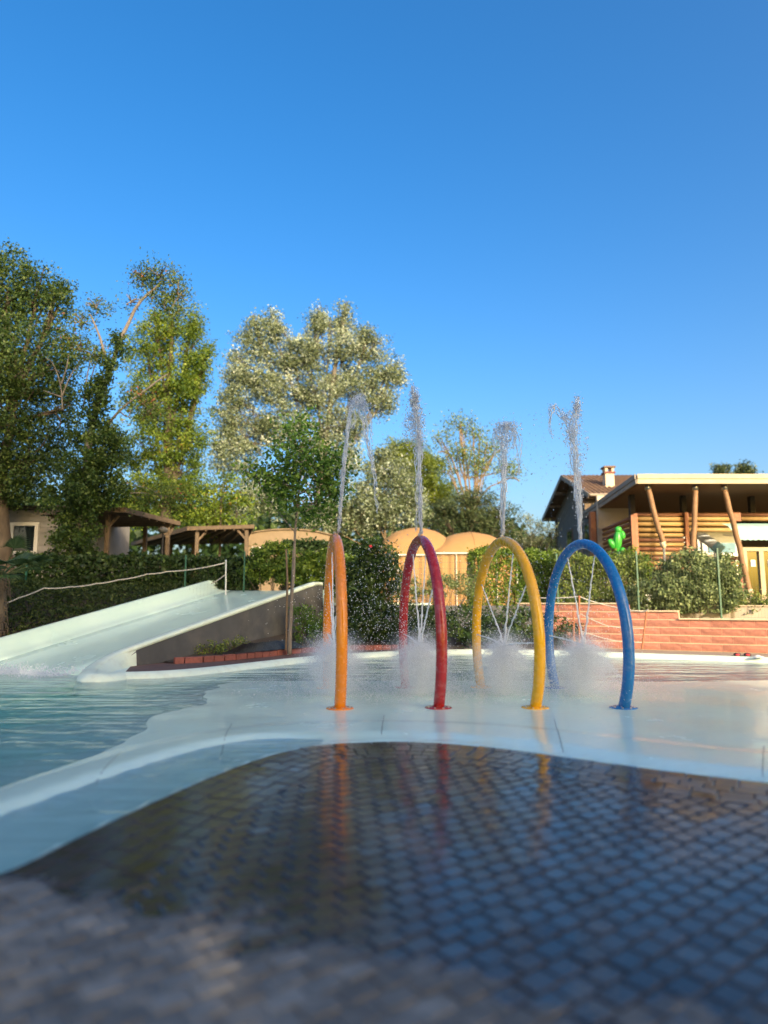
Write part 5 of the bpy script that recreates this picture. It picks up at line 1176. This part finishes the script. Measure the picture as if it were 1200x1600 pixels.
# narrow soffit boards running across
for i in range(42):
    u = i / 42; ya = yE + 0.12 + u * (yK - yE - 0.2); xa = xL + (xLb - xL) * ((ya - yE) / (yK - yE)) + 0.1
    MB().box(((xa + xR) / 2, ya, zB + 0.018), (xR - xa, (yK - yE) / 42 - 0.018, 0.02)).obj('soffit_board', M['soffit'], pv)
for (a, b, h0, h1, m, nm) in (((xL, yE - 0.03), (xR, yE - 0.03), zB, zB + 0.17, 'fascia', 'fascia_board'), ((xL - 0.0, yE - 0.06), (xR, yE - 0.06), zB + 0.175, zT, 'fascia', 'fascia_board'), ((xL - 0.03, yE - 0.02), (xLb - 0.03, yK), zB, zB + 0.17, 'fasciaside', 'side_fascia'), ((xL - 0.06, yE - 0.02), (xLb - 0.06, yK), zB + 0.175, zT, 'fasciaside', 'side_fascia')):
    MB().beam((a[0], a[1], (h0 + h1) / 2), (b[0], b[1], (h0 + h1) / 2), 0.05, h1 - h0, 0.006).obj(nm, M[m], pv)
MB().add([(xL + 1.0, yE + 0.4, zT - 0.05), (xR, yE + 0.4, zT - 0.05), (xR, yE + 5, zT + 0.62), (xL + 4.2, yE + 5, zT + 0.62), (xL + 2.2, yK, zT - 0.05), (xR, yK, zT - 0.05)], [(0, 1, 2, 3), (0, 3, 4), (3, 2, 5, 4)]).obj('roof', M['tile'], pv)
# leaning log posts with steel shoes
for (tx, ty, bx, by) in ((1012, 756, 1037, 852), (1086, 757, 1084, 866), (1132, 758, 1172, 926)):
    a = P(tx, ty + 6, yE + 0.35); b = P(bx, by, yE + 0.35); a.z = zB - 0.16
    po = MB(); limb(po, [b, b.lerp(a, 0.5), a], 0.10, 0.095, 12); po = po.obj('log_post', M['timber'], pv, True)
    MB().tube([a, Vector((a.x, a.y, zB + 0.02))], 0.105, 12).obj('steel_cap', M['steel'], po, True)
    MB().tube([b + (a - b).normalized() * 0.12, b, Vector((b.x, b.y, b.z - 0.12))], [0.11, 0.11, 0.05], 12).obj('steel_shoe', M['mortar'], po, True)
    MB().tube([Vector((b.x, b.y, b.z - 0.1)), Vector((b.x, b.y, TZ - 0.1))], 0.045, 8).obj('steel_stub', M['steel'], po)
# log wall
yW = 26.2
def logx(px): return X(px, yW)
rows = [804, 811, 819, 828, 836, 844, 851, 858, 865, 872, 880, 887]
for i, ry in enumerate(rows):
    big = i in (1, 2, 3); r = 0.088 if big else 0.075; z = hz(ry, yW); m = 'brownlog' if i == 0 else 'log'
    spans = [(997, 1150)] if i <= 3 else [(999, 1076)]
    if i >= 9: spans.append((1128, 1156))
    for a, b in spans:
        if i <= 3 and b == 1150: spans_ = [(a, 1073), (1075, 1150)]
        else: spans_ = [(a, b)]
        for a2, b2 in spans_: MB().tube([(logx(a2), yW, z), (logx((a2 + b2) / 2), yW + random.uniform(-.01, .01), z), (logx(b2), yW, z)], [r, r * 0.97, r * 0.95], 12).obj('log', M[m if i % 2 == 0 or big else 'brownlog'], pv, True)
    if i <= 1: MB().tube([(logx(1162), yW, z), (logx(1260), yW, z)], r, 12).obj('log', M[m], pv, True)
    # side return going back
    if i > 0: MB().tube([(logx(990) - 0.02, yW + 0.1, z + 0.02), (logx(990) + 0.25, yW + 4.2, z + 0.02)], r * 0.9, 10).obj('side_log', M['brownlog'], pv, True)
for px, w_, z_t in ((989, 0.13, 805), (994, 0.13, 803), (1073.5, 0.13, 801), (1153, 0.26, 802)):
    MB().box((logx(px), yW - 0.12, (TZ + hz(z_t, yW)) / 2 if px < 1150 else hz(808, yW)), (w_, 0.12, hz(z_t, yW) - TZ if px < 1150 else 0.36), None, 0.01).obj('upright', M['redpost'], pv)
for px, y_ in ((991, 26.6), (1072, 26.8), (1180, 27)): MB().beam((X(px, y_), y_, hz(802, y_) - 0.6), (X(px, y_), y_, zB), 0.22, 0.2, 0.01).obj('pillar', M['dark'], pv)
# inside: back wall, beige panel, banner, doors
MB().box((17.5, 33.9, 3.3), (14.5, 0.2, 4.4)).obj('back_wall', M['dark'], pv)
MB().box((X(962, 30.5), 30.5, hz(850, 30.5)), (1.5, 0.2, hz(815, 30.5) - TZ + 0.6)).obj('panel_wall', M['stucco'], pv)
MB().box((X(930, 30), 30.2, hz(845, 30)), (0.22, 0.3, 2.6)).obj('pillar', M['redpost'], pv)
# white and grey boards behind the lower logs
for i in range(6): MB().box((logx(1038), yW + 0.22, hz(838 + i * 9, yW)), (logx(1076) - logx(1000), 0.03, 0.20), None, 0.004).obj('white_board', M['trim'], pv)
MB().box((logx(1036), yW + 0.1, TZ + 0.2), (2.2, 0.5, 0.6)).obj('plinth', M['trim'], pv)
MB().box((logx(1145), yW + 0.06, TZ + 0.55), (0.9, 0.24, 1.1), None, 0.01).obj('plinth', M['block'], pv)
dz0, dz1 = TZ, hz(856, 23.2)
for i, px in enumerate((1163, 1189, 1216)): MB().box((X(px, 24.6), 24.6, (dz0 + dz1) / 2), (0.16, 0.09, dz1 - dz0), None, 0.008).obj('door_frame', M['fascia'], pv)
MB().box((X(1192, 24.6), 24.6, dz1 + 0.06), (1.5, 0.10, 0.14), None, 0.008).obj('door_head', M['fascia'], pv)
for px in (1176, 1203):
    d_ = MB().box((X(px, 24.66), 24.66, (dz0 + dz1) / 2), (0.46, 0.03, dz1 - dz0)).obj('door', M['glass'], pv)
    MB().box((X(px, 24.62), 24.62, hz(880, 24.6)), (0.17, 0.02, 0.24)).obj('notice', M['trim'], d_)
# pale teal awning above the doors, with a scalloped edge
aw = thing('awning', 'pale teal awning cloth above the pavilion doors', 'awning', (X(1185, 24.3), 24.3, hz(845, 24.3)))
x0, x1 = X(1152, 24.4), X(1262, 24.4); n = 26; vs = []
for j, (yy, zz) in enumerate(((25.4, hz(818, 25.4)), (24.9, hz(822, 24.9)), (24.35, hz(838, 24.35)), (24.33, hz(843, 24.33)))):
    for i in range(n + 1): vs.append((x0 + (x1 - x0) * i / n, yy + 0.02 * math.sin(i * 1.3), zz - (0.03 * abs(math.sin(i * math.pi / 2)) if j == 3 else 0)))
MB().add(vs, [(j * (n + 1) + i, j * (n + 1) + i + 1, (j + 1) * (n + 1) + i + 1, (j + 1) * (n + 1) + i) for j in range(3) for i in range(n)]).obj('cloth', M['teal'], aw)
MB().tube([(x0, 24.36, hz(838, 24.35)), (x1, 24.36, hz(838, 24.35))], 0.02, 6).obj('front_bar', M['pvc'], aw)
for x in (x0 + 0.05, x1 - 0.05): MB().tube([(x, 24.36, hz(838, 24.35)), (x, 25.4, hz(836, 25.4))], 0.018, 6).obj('arm', M['pvc'], aw)
# play tube slide inside
ts_ = thing('play_tube', 'white tube with teal end leaning inside the pavilion', 'tube', (X(1110, 27), 27, TZ))
a, b = P(1086, 830, 27.2), P(1116, 852, 26.9)
MB().tube([a - Vector((0.4, 0, -0.15)), a, a.lerp(b, 0.5), b], 0.19, 16).obj('tube', M['pvc'], ts_, True)
MB().tube([b, b + (b - a).normalized() * 0.35], 0.21, 16).obj('end_ring', M['teal'], ts_, True)
for q in (a.lerp(b, 0.3), b): MB().tube([q, Vector((q.x, q.y, TZ))], 0.04, 8).obj('support', M['steel'], ts_)
pn = thing('display_board', 'white and blue board standing inside the pavilion behind the tube', 'board', (X(1120, 28), 28, TZ))
MB().box((X(1125, 28), 28, hz(850, 28)), (1.8, 0.06, hz(828, 28) - hz(868, 28)), None, 0.01).obj('panel', M['pvc'], pn)
MB().box((X(1128, 28), 27.94, hz(856, 28)), (1.1, 0.03, 0.4), None, 0.01).obj('blue_panel', mat('muted blue', (0.10, 0.25, 0.33), (0.2, 0.36, 0.42), 0.6, 5), pn)
for dx in (-0.7, 0.7): MB().box((X(1125, 28) + dx, 28.06, (TZ + hz(866, 28)) / 2), (0.06, 0.06, hz(866, 28) - TZ)).obj('leg', M['steel'], pn)
# cactus figure
cD = 25.2; cc = thing('cactus_figure', 'shiny green plastic cactus figure at the pavilion corner', 'cactus', (X(965, cD), cD, TZ))
k = cD / F
def cell(nm, px, py, rx, ry, par, rot=0.0):
    mb = MB(); c = P(px, py, cD); nu, nv = 24, 12; vs = []; fs = []; rm = Matrix.Rotation(rot, 3, 'Y')
    for j in range(nv + 1):
        ph = -math.pi / 2 + math.pi * j / nv
        for i in range(nu):
            th_ = 2 * math.pi * i / nu; g_ = 1 + 0.10 * math.cos(th_ * 8); vs.append(c + rm @ Vector((rx * k * math.cos(ph) * math.cos(th_) * g_, rx * k * 0.8 * math.cos(ph) * math.sin(th_) * g_, ry * k * math.sin(ph))))
    for j in range(nv):
        for i in range(nu): i2 = (i + 1) % nu; fs.append((j * nu + i, j * nu + i2, (j + 1) * nu + i2, (j + 1) * nu + i))
    return mb.add(vs, fs).obj(nm, M['cactus'], par, True)
cell('stem', 965, 845, 6.5, 18, cc, 0.1); cell('stem', 966, 828, 5.5, 6, cc); cell('arm', 973, 836, 4, 7, cc, -0.1); cell('arm', 973, 861, 4.5, 6, cc, 0.15); cell('arm', 956, 850, 5, 9, cc, -0.5)
MB().tube([P(966, 862, cD), Vector((X(966, cD), cD, TZ))], 0.08, 10).obj('stand', M['greenmetal'], cc)

# ------------------------------------------------------------------ things left on the deck by the block wall
c = G(1158, 1026, 0.09); bag = thing('swim_shoes', 'black and pink pair of shoes on the deck below the block wall', 'shoes', (c.x, c.y, 0.09))
for s_, m in ((-0.12, 'black'), (0.12, 'black')):
    sh = MB().ell((c.x + s_, c.y, 0.105), (0.13, 0.06, 0.018), 14, 6).ell((c.x + s_ + 0.03, c.y, 0.135), (0.085, 0.055, 0.045), 14, 8).obj('shoe', M[m], bag, True)
    MB().ell((c.x + s_ + 0.02, c.y - 0.035, 0.135), (0.06, 0.03, 0.03), 10, 6).obj('pink_panel', M['pink'], sh, True)
c = G(1185, 1029, 0.09)
mb = MB(); n = 9; vs = []
for i in range(n):
    for j in range(n): vs.append((c.x - 0.13 + 0.26 * i / (n - 1), c.y - 0.1 + 0.2 * j / (n - 1), 0.11 + 0.05 * abs(mnoise.noise(Vector((i * 0.6, j * 0.6, 1)))) + 0.04 * math.exp(-((i - 4) ** 2 + (j - 4) ** 2) / 8)))
tag(mb.add(vs, [(i * n + j, (i + 1) * n + j, (i + 1) * n + j + 1, i * n + j + 1) for i in range(n - 1) for j in range(n - 1)]).obj('crumpled_towel', M['trim'], None, True), 'small crumpled white cloth beside the shoes on the deck', 'cloth')

# ================================================================== unseen tall trees, added behind the camera to shade the pool
def shade_tree(label, cx, cy, h, r, zlow, nleaf):
    t = thing('added_shade_tree', label, 'tree', (cx, cy, -0.1), 'unseen trees added to shade the pool')
    mb = MB(); limb(mb, [(cx, cy, -0.9), (cx + .2, cy, h * 0.4), (cx, cy, h * 0.8)], 0.45, 0.1, 9)
    for k in range(9): a_ = k * 0.7; limb(mb, [(cx, cy, h * (0.25 + 0.05 * k)), (cx + math.cos(a_) * r * .4, cy + math.sin(a_) * r * .4, h * (0.35 + 0.05 * k)), (cx + math.cos(a_) * r * .8, cy + math.sin(a_) * r * .8, h * (0.42 + 0.05 * k))], 0.15, 0.03, 5)
    mb.obj('trunk', M['bark'], t, True)
    d = RNG.normal(size=(nleaf, 3)); d /= np.linalg.norm(d, axis=1)[:, None]; rr = RNG.uniform(0, 1, nleaf) ** 0.4
    q = np.array([mnoise.noise(Vector(x) * 2.5) for x in d[:2000]]); f_ = 1 + 0.2 * q[RNG.integers(0, len(q), nleaf)]
    pts = np.array([cx, cy, (h + zlow) / 2]) + d * rr[:, None] * np.array([r, r, (h - zlow) / 2])
    leaves('crown', pts, 0.55, RNG.normal(0.45, 0.2, nleaf), L['green'], t, 0.8, 0.2)
shade_tree('unseen very tall dense tree added behind the terrace to shade the pool', 3.5, -14, 23.0, 6.8, 1.5, 11000)
shade_tree('unseen tall dense tree added behind the terrace to shade the pool', 11.5, -13.5, 16.5, 5.4, 1.5, 6500)
shade_tree('unseen lower dense tree added at the end of the shading row', 15.2, -12.5, 10.2, 2.7, 1.0, 2800)

#print('TRIS', sum(sum(len(p.vertices)-2 for p in m.polygons) if len(m.polygons)<3000 else len(m.polygons)*(len(m.polygons[0].vertices)-2) for m in bpy.data.meshes))
